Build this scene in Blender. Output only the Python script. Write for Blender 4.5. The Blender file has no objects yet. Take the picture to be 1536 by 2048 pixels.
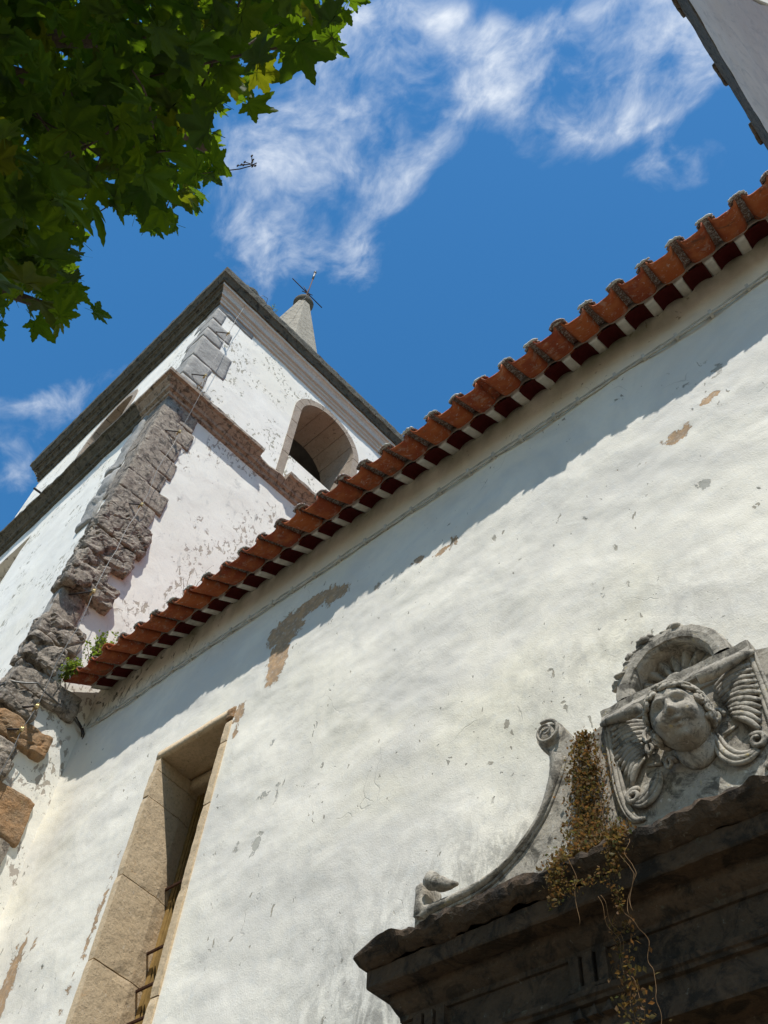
import bpy, bmesh, math, random
import numpy as np
from mathutils import Vector, Matrix, noise
random.seed(7)
S = bpy.context.scene
COL = S.collection
PI = math.pi
GZ = -1.6                                    # ground level; the eye is at z = 0

# ------------------------------------------------------------------ camera
CR = ((0.75435429, 0.65324305, 0.06498563), (-0.51026073, 0.64574791, -0.56801728), (-0.41301767, 0.39532665, 0.82044697))
cam = bpy.data.cameras.new('camera'); camo = bpy.data.objects.new('camera', cam); COL.objects.link(camo)
cam.sensor_fit = 'VERTICAL'; cam.sensor_height = 36.0; cam.lens = 36.0 * 1824.84 / 2048.0
cam.clip_start = 0.05; cam.clip_end = 3000
camo.matrix_world = Matrix(((CR[0][0], -CR[1][0], -CR[2][0], 0), (CR[0][1], -CR[1][1], -CR[2][1], 0), (CR[0][2], -CR[1][2], -CR[2][2], 0), (0, 0, 0, 1)))
S.camera = camo
def project(P):                              # only used to see which leaves are large in view
    x, y, z = (sum(CR[i][k] * P[k] for k in range(3)) for i in range(3))
    return (768 + 1824.84 * x / z, 1024 + 1824.84 * y / z, z) if z > .1 else (-9999, -9999, -1)

# ------------------------------------------------------------------ light
SUN = Vector((0.41, -0.455, 1.0)).normalized()
w = bpy.data.worlds.new('World'); S.world = w; w.use_nodes = True; w.cycles.sampling_method = 'MANUAL'; w.cycles.sample_map_resolution = 256
nt = w.node_tree; nt.nodes.clear()
def wn(t, **k):
    n = nt.nodes.new(t)
    for a, b in k.items(): setattr(n, a, b)
    return n
out = wn('ShaderNodeOutputWorld'); bg = wn('ShaderNodeBackground'); bg.inputs[1].default_value = 0.10
sky = wn('ShaderNodeTexSky', sky_type='NISHITA', sun_disc=False)
sky.sun_elevation = math.asin(SUN.z); sky.sun_rotation = math.atan2(SUN.x, SUN.y)
sky.altitude = 600; sky.air_density = 1.0; sky.dust_density = 0.3; sky.ozone_density = 2.5
tc = wn('ShaderNodeTexCoord'); sep = wn('ShaderNodeSeparateXYZ'); nt.links.new(tc.outputs['Generated'], sep.inputs[0])
def wm(op, a, b=None, c=None):
    n = wn('ShaderNodeMath', operation=op)
    for i, v in enumerate((a, b, c)):
        if v is None: continue
        if isinstance(v, (int, float)): n.inputs[i].default_value = v
        else: nt.links.new(v, n.inputs[i])
    return n.outputs[0]
zc = wm('MAXIMUM', sep.outputs[2], 0.06)
U = wm('DIVIDE', sep.outputs[0], zc); V = wm('DIVIDE', sep.outputs[1], zc)
cmb = wn('ShaderNodeCombineXYZ'); nt.links.new(U, cmb.inputs[0]); nt.links.new(V, cmb.inputs[1])
def wnoise(scale, detail, rough, dist, off=(0, 0, 0), stretch=(1, 1, 1), rot=0):
    m = wn('ShaderNodeMapping'); m.inputs['Location'].default_value = off; m.inputs['Scale'].default_value = stretch
    m.inputs['Rotation'].default_value = (0, 0, rot)
    nt.links.new(cmb.outputs[0], m.inputs[0])
    n = wn('ShaderNodeTexNoise'); n.inputs['Scale'].default_value = scale; n.inputs['Detail'].default_value = detail
    n.inputs['Roughness'].default_value = rough; n.inputs['Distortion'].default_value = dist
    nt.links.new(m.outputs[0], n.inputs['Vector']); return n.outputs['Fac']
#CLOUDS
SKYBLOBS = [  # cloud banks of this sky on the cloud plane: (u, v, ru, rv, angle, strength)
    (-.125, .040, .045, .05, 0, .9), (-.143, .106, .045, .040, 0, .9), (-.165, .080, .05, .045, 0, .8), (-.204, .067, .05, .028, 0, .7), (-.2555, .0616, .05, .025, 0, .7), (-.313, .06, .04, .028, 0, .75),
    (-.335, .09, .035, .03, .6, .7), (-.36, .13, .035, .025, .6, .7), (-.395, .160, .035, .025, .6, .9), (-.19, .140, .05, .025, .5, .8), (-.227, .168, .035, .025, .5, .8), (-.27, .195, .03, .02, .5, .65), (-.305, .2286, .03, .02, .5, .9), (-.3185, .165, .04, .02, .5, .6),
    (-.0815, .117, .045, .025, .9, .95), (-.046, .1765, .04, .03, .8, .9), (-.02, .15, .05, .03, .8, .55), (-.0356, .222, .04, .03, .5, .85), (.0, .205, .06, .03, .5, .6), (.067, .215, .05, .035, .3, 1.0), (.067, .243, .045, .03, 0, .9), (.058, .305, .03, .035, 1, .9), (.02, .270, .04, .03, .5, .65), (.01, .340, .035, .016, .4, 1.0), (.03, .185, .06, .035, .4, .55), (-.0859, .2496, .03, .03, 0, .45),
    (-.76, .064, .08, .010, .4, .85), (-.69, .113, .04, .02, .3, .7), (-.86, .12, .05, .03, .2, .75)]
warp = wn('ShaderNodeTexNoise'); warp.inputs['Scale'].default_value = 9; warp.inputs['Detail'].default_value = 2
nt.links.new(cmb.outputs[0], warp.inputs['Vector'])
wa = wn('ShaderNodeVectorMath', operation='MULTIPLY_ADD'); nt.links.new(warp.outputs['Color'], wa.inputs[0]); wa.inputs[1].default_value = (.07, .07, 0); wa.inputs[2].default_value = (-.035, -.035, 0)
wb = wn('ShaderNodeVectorMath', operation='ADD'); nt.links.new(cmb.outputs[0], wb.inputs[0]); nt.links.new(wa.outputs[0], wb.inputs[1])
cover = wm('MULTIPLY', wm('SUBTRACT', wnoise(1.3, 3, .5, .3, (3.1, 1.7, 0)), .60), 2.0)
for (bu, bv, ru, rv, an, st) in SKYBLOBS:
    mp = wn('ShaderNodeMapping', vector_type='TEXTURE'); mp.inputs['Location'].default_value = (bu, bv, 0); mp.inputs['Rotation'].default_value = (0, 0, an); mp.inputs['Scale'].default_value = (ru * 2.6, rv * 2.6, 1)
    nt.links.new(wb.outputs[0], mp.inputs[0])
    gt = wn('ShaderNodeTexGradient', gradient_type='SPHERICAL'); nt.links.new(mp.outputs[0], gt.inputs[0])
    cover = wm('MULTIPLY_ADD', gt.outputs['Fac'], st, cover)
def fibres(scale, detail, rough, rot, st_, off):
    m = wn('ShaderNodeMapping'); m.inputs['Location'].default_value = off; m.inputs['Scale'].default_value = st_; m.inputs['Rotation'].default_value = (0, 0, rot)
    nt.links.new(wb.outputs[0], m.inputs[0])
    n = wn('ShaderNodeTexNoise'); n.inputs['Scale'].default_value = scale; n.inputs['Detail'].default_value = detail; n.inputs['Roughness'].default_value = rough
    nt.links.new(m.outputs[0], n.inputs['Vector']); return wm('SUBTRACT', n.outputs['Fac'], .5)
f1 = fibres(12, 8, .58, .5, (1, 1.25, 1), (1, 2, 0)); f2 = fibres(36, 4, .6, -.5, (1, 1.5, 1), (4, 1, 0)); f3 = fibres(7, 3, .5, 0, (1, 1, 1), (9, 3, 0))
tex = wm('ADD', wm('MULTIPLY_ADD', f1, 2.2, wm('MULTIPLY', f2, .7)), wm('MULTIPLY', f3, .9))
cover = wm('MINIMUM', wm('MULTIPLY', cover, .68), .66)
dens = wm('SUBTRACT', wm('MULTIPLY_ADD', tex, wm('MULTIPLY_ADD', cover, .8, .50), cover), .20)
dens = wm('MINIMUM', wm('MAXIMUM', wm('MULTIPLY', dens, 1.0), 0), 1)
dens = wm('POWER', dens, 1.6)
mx = wn('ShaderNodeMixRGB'); mx.inputs[2].default_value = (8.4, 8.9, 9.5, 1)
hs = wn('ShaderNodeHueSaturation'); hs.inputs['Saturation'].default_value = 1.29; hs.inputs['Hue'].default_value = .493; hs.inputs['Value'].default_value = 1.75
nt.links.new(sky.outputs[0], hs.inputs['Color'])
nt.links.new(wm('MULTIPLY', dens, .93), mx.inputs[0]); nt.links.new(hs.outputs[0], mx.inputs[1])
nt.links.new(mx.outputs[0], bg.inputs[0]); nt.links.new(bg.outputs[0], out.inputs[0])

sl = bpy.data.lights.new('sun', 'SUN'); sl.energy = 5.0; sl.angle = math.radians(.53); sl.color = (1.0, .98, .95)
so = bpy.data.objects.new('sun', sl); COL.objects.link(so)
so.rotation_euler = (-SUN).to_track_quat('-Z', 'Y').to_euler(); so.location = SUN * 60
S.view_settings.view_transform = 'Standard'; S.view_settings.look = 'None'; S.view_settings.gamma = 1
S.view_settings.use_curve_mapping = False; S.view_settings.exposure = 0.14
S.cycles.max_bounces = 6; S.cycles.diffuse_bounces = 3; S.cycles.glossy_bounces = 2; S.cycles.transmission_bounces = 4

# ------------------------------------------------------------------ materials
class NT:
    def __init__(s, name):
        s.m = bpy.data.materials.new(name); s.m.use_nodes = True; s.t = s.m.node_tree; s.t.nodes.clear()
        s.o = s.t.nodes.new('ShaderNodeOutputMaterial'); s.b = s.t.nodes.new('ShaderNodeBsdfPrincipled')
        s.t.links.new(s.b.outputs[0], s.o.inputs[0]); s.b.inputs['Roughness'].default_value = .9
        s.b.inputs['Specular IOR Level'].default_value = .2
        s.geo = s.t.nodes.new('ShaderNodeNewGeometry'); s.pos = s.geo.outputs['Position']
    def set(s, i, v):
        if isinstance(v, bpy.types.NodeSocket): s.t.links.new(v, i)
        elif v is not None: i.default_value = (*v, 1) if (isinstance(v, tuple) and len(v) == 3 and i.type == 'RGBA') else v
    def noise(s, scale, detail=4, rough=.55, dist=0, vec=None, stretch=None):
        v = vec or s.pos
        if stretch:
            mp = s.t.nodes.new('ShaderNodeMapping'); mp.inputs['Scale'].default_value = stretch; s.t.links.new(v, mp.inputs[0]); v = mp.outputs[0]
        n = s.t.nodes.new('ShaderNodeTexNoise'); n.inputs['Scale'].default_value = scale; n.inputs['Detail'].default_value = detail
        n.inputs['Roughness'].default_value = rough; n.inputs['Distortion'].default_value = dist; s.t.links.new(v, n.inputs['Vector']); return n.outputs['Fac']
    def vor(s, scale, feature='F1', out='Distance'):
        n = s.t.nodes.new('ShaderNodeTexVoronoi'); n.feature = feature; n.inputs['Scale'].default_value = scale; s.t.links.new(s.pos, n.inputs['Vector']); return n.outputs[out]
    def ramp(s, f, a, b, lo=0., hi=1.):
        n = s.t.nodes.new('ShaderNodeMapRange'); n.interpolation_type = 'SMOOTHSTEP'; s.set(n.inputs[0], f)
        for i, v in zip((1, 2, 3, 4), (a, b, lo, hi)): n.inputs[i].default_value = v
        return n.outputs[0]
    def mix(s, f, a, b, mode='MIX'):
        n = s.t.nodes.new('ShaderNodeMixRGB'); n.blend_type = mode; s.set(n.inputs[0], f); s.set(n.inputs[1], a); s.set(n.inputs[2], b); return n.outputs[0]
    def math(s, op, a, b=None):
        n = s.t.nodes.new('ShaderNodeMath'); n.operation = op; s.set(n.inputs[0], a); s.set(n.inputs[1], b); return n.outputs[0]
    def attr(s, name):
        n = s.t.nodes.new('ShaderNodeAttribute'); n.attribute_name = name; return n.outputs['Fac']
    def objrand(s): return s.t.nodes.new('ShaderNodeObjectInfo').outputs['Random']
    def bump(s, h, dist, strength=1.0, prev=None):
        n = s.t.nodes.new('ShaderNodeBump'); n.inputs['Strength'].default_value = strength; n.inputs['Distance'].default_value = dist
        s.set(n.inputs['Height'], h)
        if prev is not None: s.t.links.new(prev, n.inputs['Normal'])
        return n.outputs[0]
    def fin(s, col, nrm=None, rough=None):
        s.set(s.b.inputs['Base Color'], col)
        if nrm is not None: s.t.links.new(nrm, s.b.inputs['Normal'])
        if rough is not None: s.set(s.b.inputs['Roughness'], rough)
        return s.m

def plaster(name, ca, cb, cc, spots=.5, peelattr=False, grimy=.0, spotcol=(.33, .32, .27)):
    n = NT(name)
    c = n.mix(n.ramp(n.noise(1.1, 5, .6, .6), .36, .66), ca, cb)
    c = n.mix(n.ramp(n.noise(.7, 3, .5, .3), .48, .72), c, cc)
    c = n.mix(n.ramp(n.noise(16, 6, .7), .45, .8, 0, .35), c, (.60, .61, .59))
    c = n.mix(n.ramp(n.noise(4.5, 6, .65, .8), .55, .75, 0, .25), c, (.55, .55, .50))
    # small flaked chips, denser where the paint is weathered
    area = n.ramp(n.noise(1.6, 3, .5), .42, .68)
    chips = n.math('MULTIPLY', n.ramp(n.noise(17, 3, .6, .5, stretch=(1, 1, .6)), .735 - .09 * spots, .75 - .09 * spots), n.ramp(n.math('ADD', area, n.noise(7, 2)), .75, .95))
    tiny = n.math('MULTIPLY', n.ramp(n.noise(52, 2, .5), .80 - .07 * spots, .83 - .07 * spots), n.ramp(area, .2, .6, .15, 1))
    m = n.math('MAXIMUM', chips, tiny)
    c = n.mix(m, c, n.mix(n.noise(3, 2), spotcol, (.42, .36, .26)))
    h = n.math('SUBTRACT', 1.0, m)
    if peelattr:
        pa = n.math('ADD', n.attr('peel'), n.math('MULTIPLY', n.math('SUBTRACT', n.noise(12, 7, .70, .4), .5), 1.9))
        pm = n.ramp(pa, .50, .53)
        tan = n.mix(n.ramp(n.noise(14, 5, .65), .35, .65), (.50, .32, .17), (.34, .24, .15))
        tan = n.mix(n.ramp(n.noise(30, 4, .7), .5, .75), tan, (.55, .47, .38))
        tan = n.mix(n.ramp(n.attr('greyness'), .3, .7), tan, (.43, .41, .345))
        c = n.mix(pm, c, tan); h = n.math('SUBTRACT', h, pm)
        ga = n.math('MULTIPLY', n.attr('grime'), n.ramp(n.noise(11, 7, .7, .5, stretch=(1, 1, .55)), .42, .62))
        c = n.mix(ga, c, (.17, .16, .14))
        olv = n.math('MULTIPLY', n.attr('olive_top'), n.ramp(n.noise(3, 5, .6, 0, stretch=(1, 1, .4)), .25, .7))
        c = n.mix(olv, c, (.20, .20, .10))  # mottled olive tint, following the height mask
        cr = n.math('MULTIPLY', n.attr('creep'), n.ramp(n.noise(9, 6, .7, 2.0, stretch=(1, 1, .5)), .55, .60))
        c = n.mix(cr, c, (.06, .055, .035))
    if grimy:
        c = n.mix(n.ramp(n.noise(6, 7, .7, .6, stretch=(1, 1, .45)), .60 - .15 * grimy, .78, 0, .75), c, (.30, .29, .26))
    # hairline cracks here and there
    wv = n.t.nodes.new('ShaderNodeMixRGB'); wv.blend_type = 'ADD'; wv.inputs[0].default_value = .35; n.t.links.new(n.pos, wv.inputs[1])
    nn2 = n.t.nodes.new('ShaderNodeTexNoise'); nn2.inputs['Scale'].default_value = 3.5; nn2.inputs['Detail'].default_value = 3; n.t.links.new(n.pos, nn2.inputs['Vector']); n.t.links.new(nn2.outputs['Color'], wv.inputs[2])
    vo = n.t.nodes.new('ShaderNodeTexVoronoi'); vo.feature = 'DISTANCE_TO_EDGE'; vo.inputs['Scale'].default_value = 1.1; n.t.links.new(wv.outputs[0], vo.inputs['Vector'])
    ck = n.math('MULTIPLY', n.ramp(vo.outputs['Distance'], .0, .0045, 1, 0), n.ramp(area, .68, .9))
    c = n.mix(n.math('MULTIPLY', ck, .35), c, (.30, .27, .22)); h = n.math('SUBTRACT', h, n.math('MULTIPLY', ck, .2))
    nb = n.bump(n.math('ADD', n.math('MULTIPLY', n.noise(30, 3, .6, .3), .11), n.noise(2.4, 3, .45, .6)), .026, .6)
    nb = n.bump(n.math('ADD', n.math('MULTIPLY', n.noise(120, 2, .6), .32), h), .006, .9, nb)
    return n.fin(c, nb)

def stone(name, ca, cb, lichen=(.45, .38, .18), lf=.3, dark=(.06, .055, .05), df=.3, pale=None, pf=.3, sc=1., bump=1., attr=False):
    n = NT(name)
    c = n.mix(n.ramp(n.noise(3 * sc, 6, .65), .3, .7), ca, cb)
    c = n.mix(n.ramp(n.objrand(), 0, 1, 0, .35), c, cb)
    c = n.mix(n.ramp(n.noise(38 * sc, 5, .7), .4, .75, 0, .55), c, tuple(.45 * x for x in ca))
    if pale: c = n.mix(n.ramp(n.noise(21 * sc, 6, .7, .3), .66 - .2 * pf, .74 - .1 * pf, 0, .8), c, pale)
    c = n.mix(n.ramp(n.noise(9 * sc, 7, .72, .5), .70 - .2 * lf, .80 - .2 * lf, 0, .75), c, lichen)
    c = n.mix(n.ramp(n.noise(5.5 * sc, 7, .72, .8), .68 - .25 * df, .80 - .2 * df, 0, .85), c, dark)
    pit = n.ramp(n.noise(60 * sc, 3, .6), .64, .70)
    c = n.mix(n.math('MULTIPLY', pit, .7), c, (.05, .045, .04))
    hh = n.math('ADD', n.noise(7 * sc, 4, .65), n.math('MULTIPLY', n.noise(45 * sc, 4, .7), .30))
    nb = n.bump(n.math('SUBTRACT', hh, n.math('MULTIPLY', pit, .15)), .028 * bump, .7)
    return n.fin(c, nb)

def simple(name, col, rough=.6, var=.25, sc=20, bump=.002, metal=0, dark=None):
    n = NT(name)
    c = n.mix(n.ramp(n.noise(sc, 5, .65), .3, .7), col, tuple(x * (1 - var) for x in col) if dark is None else dark)
    n.b.inputs['Metallic'].default_value = metal
    return n.fin(c, n.bump(n.noise(sc * 3, 4, .6), bump, .7), rough)

M = {}
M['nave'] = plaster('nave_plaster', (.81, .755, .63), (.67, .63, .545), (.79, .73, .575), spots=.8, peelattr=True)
M['tower'] = plaster('tower_plaster', (.82, .77, .665), (.76, .71, .61), (.80, .74, .61), spots=1.7, spotcol=(.36, .35, .28))
M['tower_low'] = plaster('tower_plaster_pinkish', (.80, .76, .655), (.73, .69, .59), (.78, .735, .62), spots=1.9, spotcol=(.40, .35, .31), grimy=.25)
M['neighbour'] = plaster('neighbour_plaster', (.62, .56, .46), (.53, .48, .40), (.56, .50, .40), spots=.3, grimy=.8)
M['mortar'] = simple('white_mortar', (.62, .60, .53), .95, .3, 12, .004)
M['limewash'] = simple('limewashed_mortar', (.74, .72, .65), .95, .22, 9, .003)
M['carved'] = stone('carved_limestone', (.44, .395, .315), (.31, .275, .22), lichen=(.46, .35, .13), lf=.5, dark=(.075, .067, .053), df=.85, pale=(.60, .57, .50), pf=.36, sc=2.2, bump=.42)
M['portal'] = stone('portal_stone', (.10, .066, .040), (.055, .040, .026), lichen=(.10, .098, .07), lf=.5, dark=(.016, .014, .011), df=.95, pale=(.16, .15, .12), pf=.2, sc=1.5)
M['quoin'] = stone('grey_quoin_stone', (.40, .375, .33), (.31, .29, .255), lichen=(.30, .27, .18), lf=.4, dark=(.10, .09, .08), df=.4, pale=(.44, .42, .38), pf=.35, sc=2.0)
M['rough'] = stone('rough_basalt_stone', (.38, .315, .24), (.23, .185, .14), lichen=(.50, .43, .32), lf=.7, dark=(.045, .037, .03), df=.85, pale=(.50, .46, .40), pf=.6, sc=2.0, bump=.9)
M['ochre'] = stone('ochre_stone', (.42, .22, .09), (.28, .19, .11), lichen=(.5, .36, .18), lf=.5, dark=(.13, .09, .06), df=.5, pale=(.46, .42, .34), pf=.3, sc=2.4, bump=1.8)
M['string'] = stone('rusty_string_course_stone', (.43, .35, .265), (.33, .255, .185), lichen=(.46, .41, .33), lf=.5, dark=(.075, .06, .045), df=.85, pale=(.5, .45, .4), pf=.3, sc=2.0)
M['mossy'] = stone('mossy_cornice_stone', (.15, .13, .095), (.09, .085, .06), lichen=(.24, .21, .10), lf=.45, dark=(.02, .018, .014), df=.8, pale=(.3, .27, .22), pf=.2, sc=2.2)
M['cornice'] = stone('limewashed_cornice', (.68, .62, .53), (.58, .52, .43), lichen=(.48, .35, .23), lf=.5, dark=(.25, .21, .17), df=.25, pale=(.75, .73, .7), pf=.5, sc=1.4, bump=.6)
M['window'] = stone('warm_limestone', (.65, .50, .32), (.56, .42, .255), lichen=(.60, .40, .22), lf=.45, dark=(.34, .26, .17), df=.35, pale=(.62, .53, .40), pf=.35, sc=1.1, bump=.55)
M['belfry'] = stone('belfry_limestone', (.40, .32, .24), (.33, .26, .19), lichen=(.42, .33, .2), lf=.4, dark=(.12, .085, .06), df=.5, pale=(.55, .52, .47), pf=.4, sc=2.0, bump=.8)
M['spire'] = stone('spire_stone', (.36, .32, .245), (.27, .235, .175), lichen=(.38, .30, .14), lf=.55, dark=(.11, .09, .06), df=.8, pale=(.5, .46, .38), pf=.3, sc=1.6)

def terracotta():
    n = NT('terracotta')
    r = n.objrand()
    c = n.mix(n.ramp(r, 0, 1), (.40, .10, .03), (.27, .06, .028))
    c = n.mix(n.ramp(n.noise(9, 5, .6), .4, .7), c, (.42, .13, .045))
    c = n.mix(n.ramp(n.noise(13, 6, .7, .5), .54, .66, 0, .6), c, (.42, .27, .20))
    c = n.mix(n.ramp(n.noise(34, 5, .7), .60, .70, 0, .8), c, (.55, .50, .44))
    c = n.mix(n.ramp(n.noise(7, 6, .7, .4), .56, .72, 0, .85), c, (.09, .06, .04))
    return n.fin(c, n.bump(n.noise(60, 4, .65), .004, .8), .85)
M['tile'] = terracotta()
M['tilegrey'] = stone('lichened_tile', (.24, .12, .075), (.18, .11, .08), lichen=(.62, .60, .55), lf=.95, dark=(.06, .05, .04), df=.35, pale=(.68, .66, .62), pf=.8, sc=4)
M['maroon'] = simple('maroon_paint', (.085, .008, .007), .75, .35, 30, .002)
M['iron'] = simple('rusty_iron', (.11, .055, .035), .8, .5, 40, .001)
M['darkiron'] = simple('dark_iron', (.045, .035, .03), .7, .4, 40, .001)
M['steel'] = simple('galvanised_wire', (.17, .165, .15), .5, .3, 40, .0005, .6)
M['brass'] = simple('brass_clamp', (.62, .45, .20), .4, .4, 60, .001, .7)
M['cable'] = simple('painted_cable', (.62, .60, .53), .8, .3, 15, .001)
M['wood'] = simple('varnished_wood', (.36, .23, .08), .5, .35, 18, .001)
M['bark'] = simple('bark', (.10, .075, .05), .95, .5, 25, .01)
M['glass'] = simple('dark_glass', (.012, .013, .014), .12, .2, 5, 0)
M['interior'] = simple('dim_interior', (.20, .17, .14), .95, .4, 4, .004)
M['paving'] = stone('worn_stone_paving', (.29, .235, .165), (.22, .18, .13), lf=.1, df=.15, sc=.6)

def leafmat(name, a, b, trans, c3=None):
    n = NT(name)
    isl = n.geo.outputs['Random Per Island']
    r = n.math('FRACT', n.math('ADD', n.math('MULTIPLY', n.objrand(), 7.3), isl))
    c = n.mix(n.ramp(r, 0, 1), a, b)
    if c3: c = n.mix(n.ramp(n.math('FRACT', n.math('MULTIPLY', r, 5.7)), .92, .95), c, c3)
    c = n.mix(n.ramp(n.noise(45, 4, .6), .4, .8, 0, .4), c, tuple(.6 * x for x in a))
    n.set(n.b.inputs['Base Color'], c); n.b.inputs['Roughness'].default_value = .55; n.b.inputs['Specular IOR Level'].default_value = .12
    t = n.t.nodes.new('ShaderNodeBsdfTranslucent'); n.set(t.inputs[0], n.mix(1., c, trans, 'MULTIPLY'))
    ms = n.t.nodes.new('ShaderNodeMixShader'); ms.inputs[0].default_value = .5
    n.t.links.new(n.b.outputs[0], ms.inputs[1]); n.t.links.new(t.outputs[0], ms.inputs[2]); n.t.links.new(ms.outputs[0], n.o.inputs[0])
    return n.m
M['leaf'] = leafmat('plane_leaf', (.0125, .024, .004), (.019, .032, .005), (9.5, 8.6, 1.5), (.024, .028, .005))
M['vine'] = leafmat('dry_vine_leaf', (.16, .085, .035), (.12, .10, .035), (1.5, 1.3, .9), (.12, .13, .04))
M['weed'] = leafmat('weed_leaf', (.10, .15, .025), (.16, .19, .05), (2.0, 2.0, .8))
M['stem'] = simple('dry_stem', (.22, .13, .06), .9, .4, 40, .001)

# ------------------------------------------------------------------ helpers
def mesh(name, verts, faces, smooth=False):
    me = bpy.data.meshes.new(name); me.from_pydata([tuple(v) for v in verts], [], faces); me.update()
    if smooth:
        me.polygons.foreach_set('use_smooth', [True] * len(me.polygons))
    return me
RM = {}
def thing(name, label, cat, loc=(0, 0, 0), rotz=0, group=None):
    o = bpy.data.objects.new(name, None); COL.objects.link(o); o.empty_display_size = .2
    o.location = loc; o.rotation_euler = (0, 0, rotz); o['label'] = label; o['category'] = cat
    if group: o['group'] = group
    RM[o.name] = (Matrix.Translation(loc) @ Matrix.Rotation(rotz, 4, 'Z')).inverted(); return o
def part(name, me, mat, parent, local=False, label=None, loc=None, stuff=False, mw=None):
    if mat is not None and not me.materials: me.materials.append(M[mat])
    o = bpy.data.objects.new(name, me); COL.objects.link(o)
    if parent is not None:
        o.parent = parent
        if not local and parent.name in RM: o.matrix_parent_inverse = RM[parent.name]
    if loc is not None: o.location = loc
    if mw is not None: o.matrix_basis = mw
    if label: o['label'] = label
    if stuff: o['kind'] = 'stuff'
    return o
class MB:
    def __init__(s): s.v = []; s.f = []
    def add(s, verts, faces):
        k = len(s.v); s.v += [tuple(v) for v in verts]; s.f += [tuple(i + k for i in f) for f in faces]
    def box(s, a, b):
        x0, y0, z0 = a; x1, y1, z1 = b
        s.add([(x0, y0, z0), (x1, y0, z0), (x1, y1, z0), (x0, y1, z0), (x0, y0, z1), (x1, y0, z1), (x1, y1, z1), (x0, y1, z1)],
              [(0, 3, 2, 1), (4, 5, 6, 7), (0, 1, 5, 4), (1, 2, 6, 5), (2, 3, 7, 6), (3, 0, 4, 7)])
    def tube(s, pts, r, n=8, cap=True):
        pts = [Vector(p) for p in pts]; k = len(s.v); m = len(pts)
        rs = r if isinstance(r, (list, tuple)) else [r] * m
        up = None
        for i, p in enumerate(pts):
            t = (pts[min(i + 1, m - 1)] - pts[max(i - 1, 0)]).normalized()
            if up is None: up = t.orthogonal().normalized()
            else: up = (up - t * up.dot(t)); up = up.normalized() if up.length > 1e-6 else t.orthogonal().normalized()
            sd = t.cross(up)
            for j in range(n):
                a = 2 * PI * j / n; s.v.append(tuple(p + (up * math.cos(a) + sd * math.sin(a)) * rs[i]))
        for i in range(m - 1):
            for j in range(n):
                s.f.append((k + i * n + j, k + i * n + (j + 1) % n, k + (i + 1) * n + (j + 1) % n, k + (i + 1) * n + j))
        if cap:
            s.f.append(tuple(k + j for j in range(n))[::-1]); s.f.append(tuple(k + (m - 1) * n + j for j in range(n)))
    def ball(s, c, r, nu=12, nv=8, sc=(1, 1, 1)):
        k = len(s.v); c = Vector(c)
        for i in range(nv + 1):
            th = PI * i / nv
            for j in range(nu):
                a = 2 * PI * j / nu; s.v.append((c.x + r * sc[0] * math.sin(th) * math.cos(a), c.y + r * sc[1] * math.sin(th) * math.sin(a), c.z + r * sc[2] * math.cos(th)))
        for i in range(nv):
            for j in range(nu): s.f.append((k + i * nu + j, k + (i + 1) * nu + j, k + (i + 1) * nu + (j + 1) % nu, k + i * nu + (j + 1) % nu))
    def prism(s, poly, y0, y1):                # polygon in (x, z), pushed through y
        k = len(s.v); n = len(poly)
        s.v += [(x, y0, z) for x, z in poly] + [(x, y1, z) for x, z in poly]
        s.f.append(tuple(range(k, k + n))); s.f.append(tuple(range(k + n, k + 2 * n))[::-1])
        for i in range(n): s.f.append((k + i, k + n + i, k + n + (i + 1) % n, k + (i + 1) % n))
    def mesh(s, name, smooth=False): return mesh(name, s.v, s.f, smooth)
def nz(p, f, seed=0): return noise.noise(Vector((p[0] * f + seed * 7.13, p[1] * f - seed * 3.7, p[2] * f + seed * 1.9)))
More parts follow.
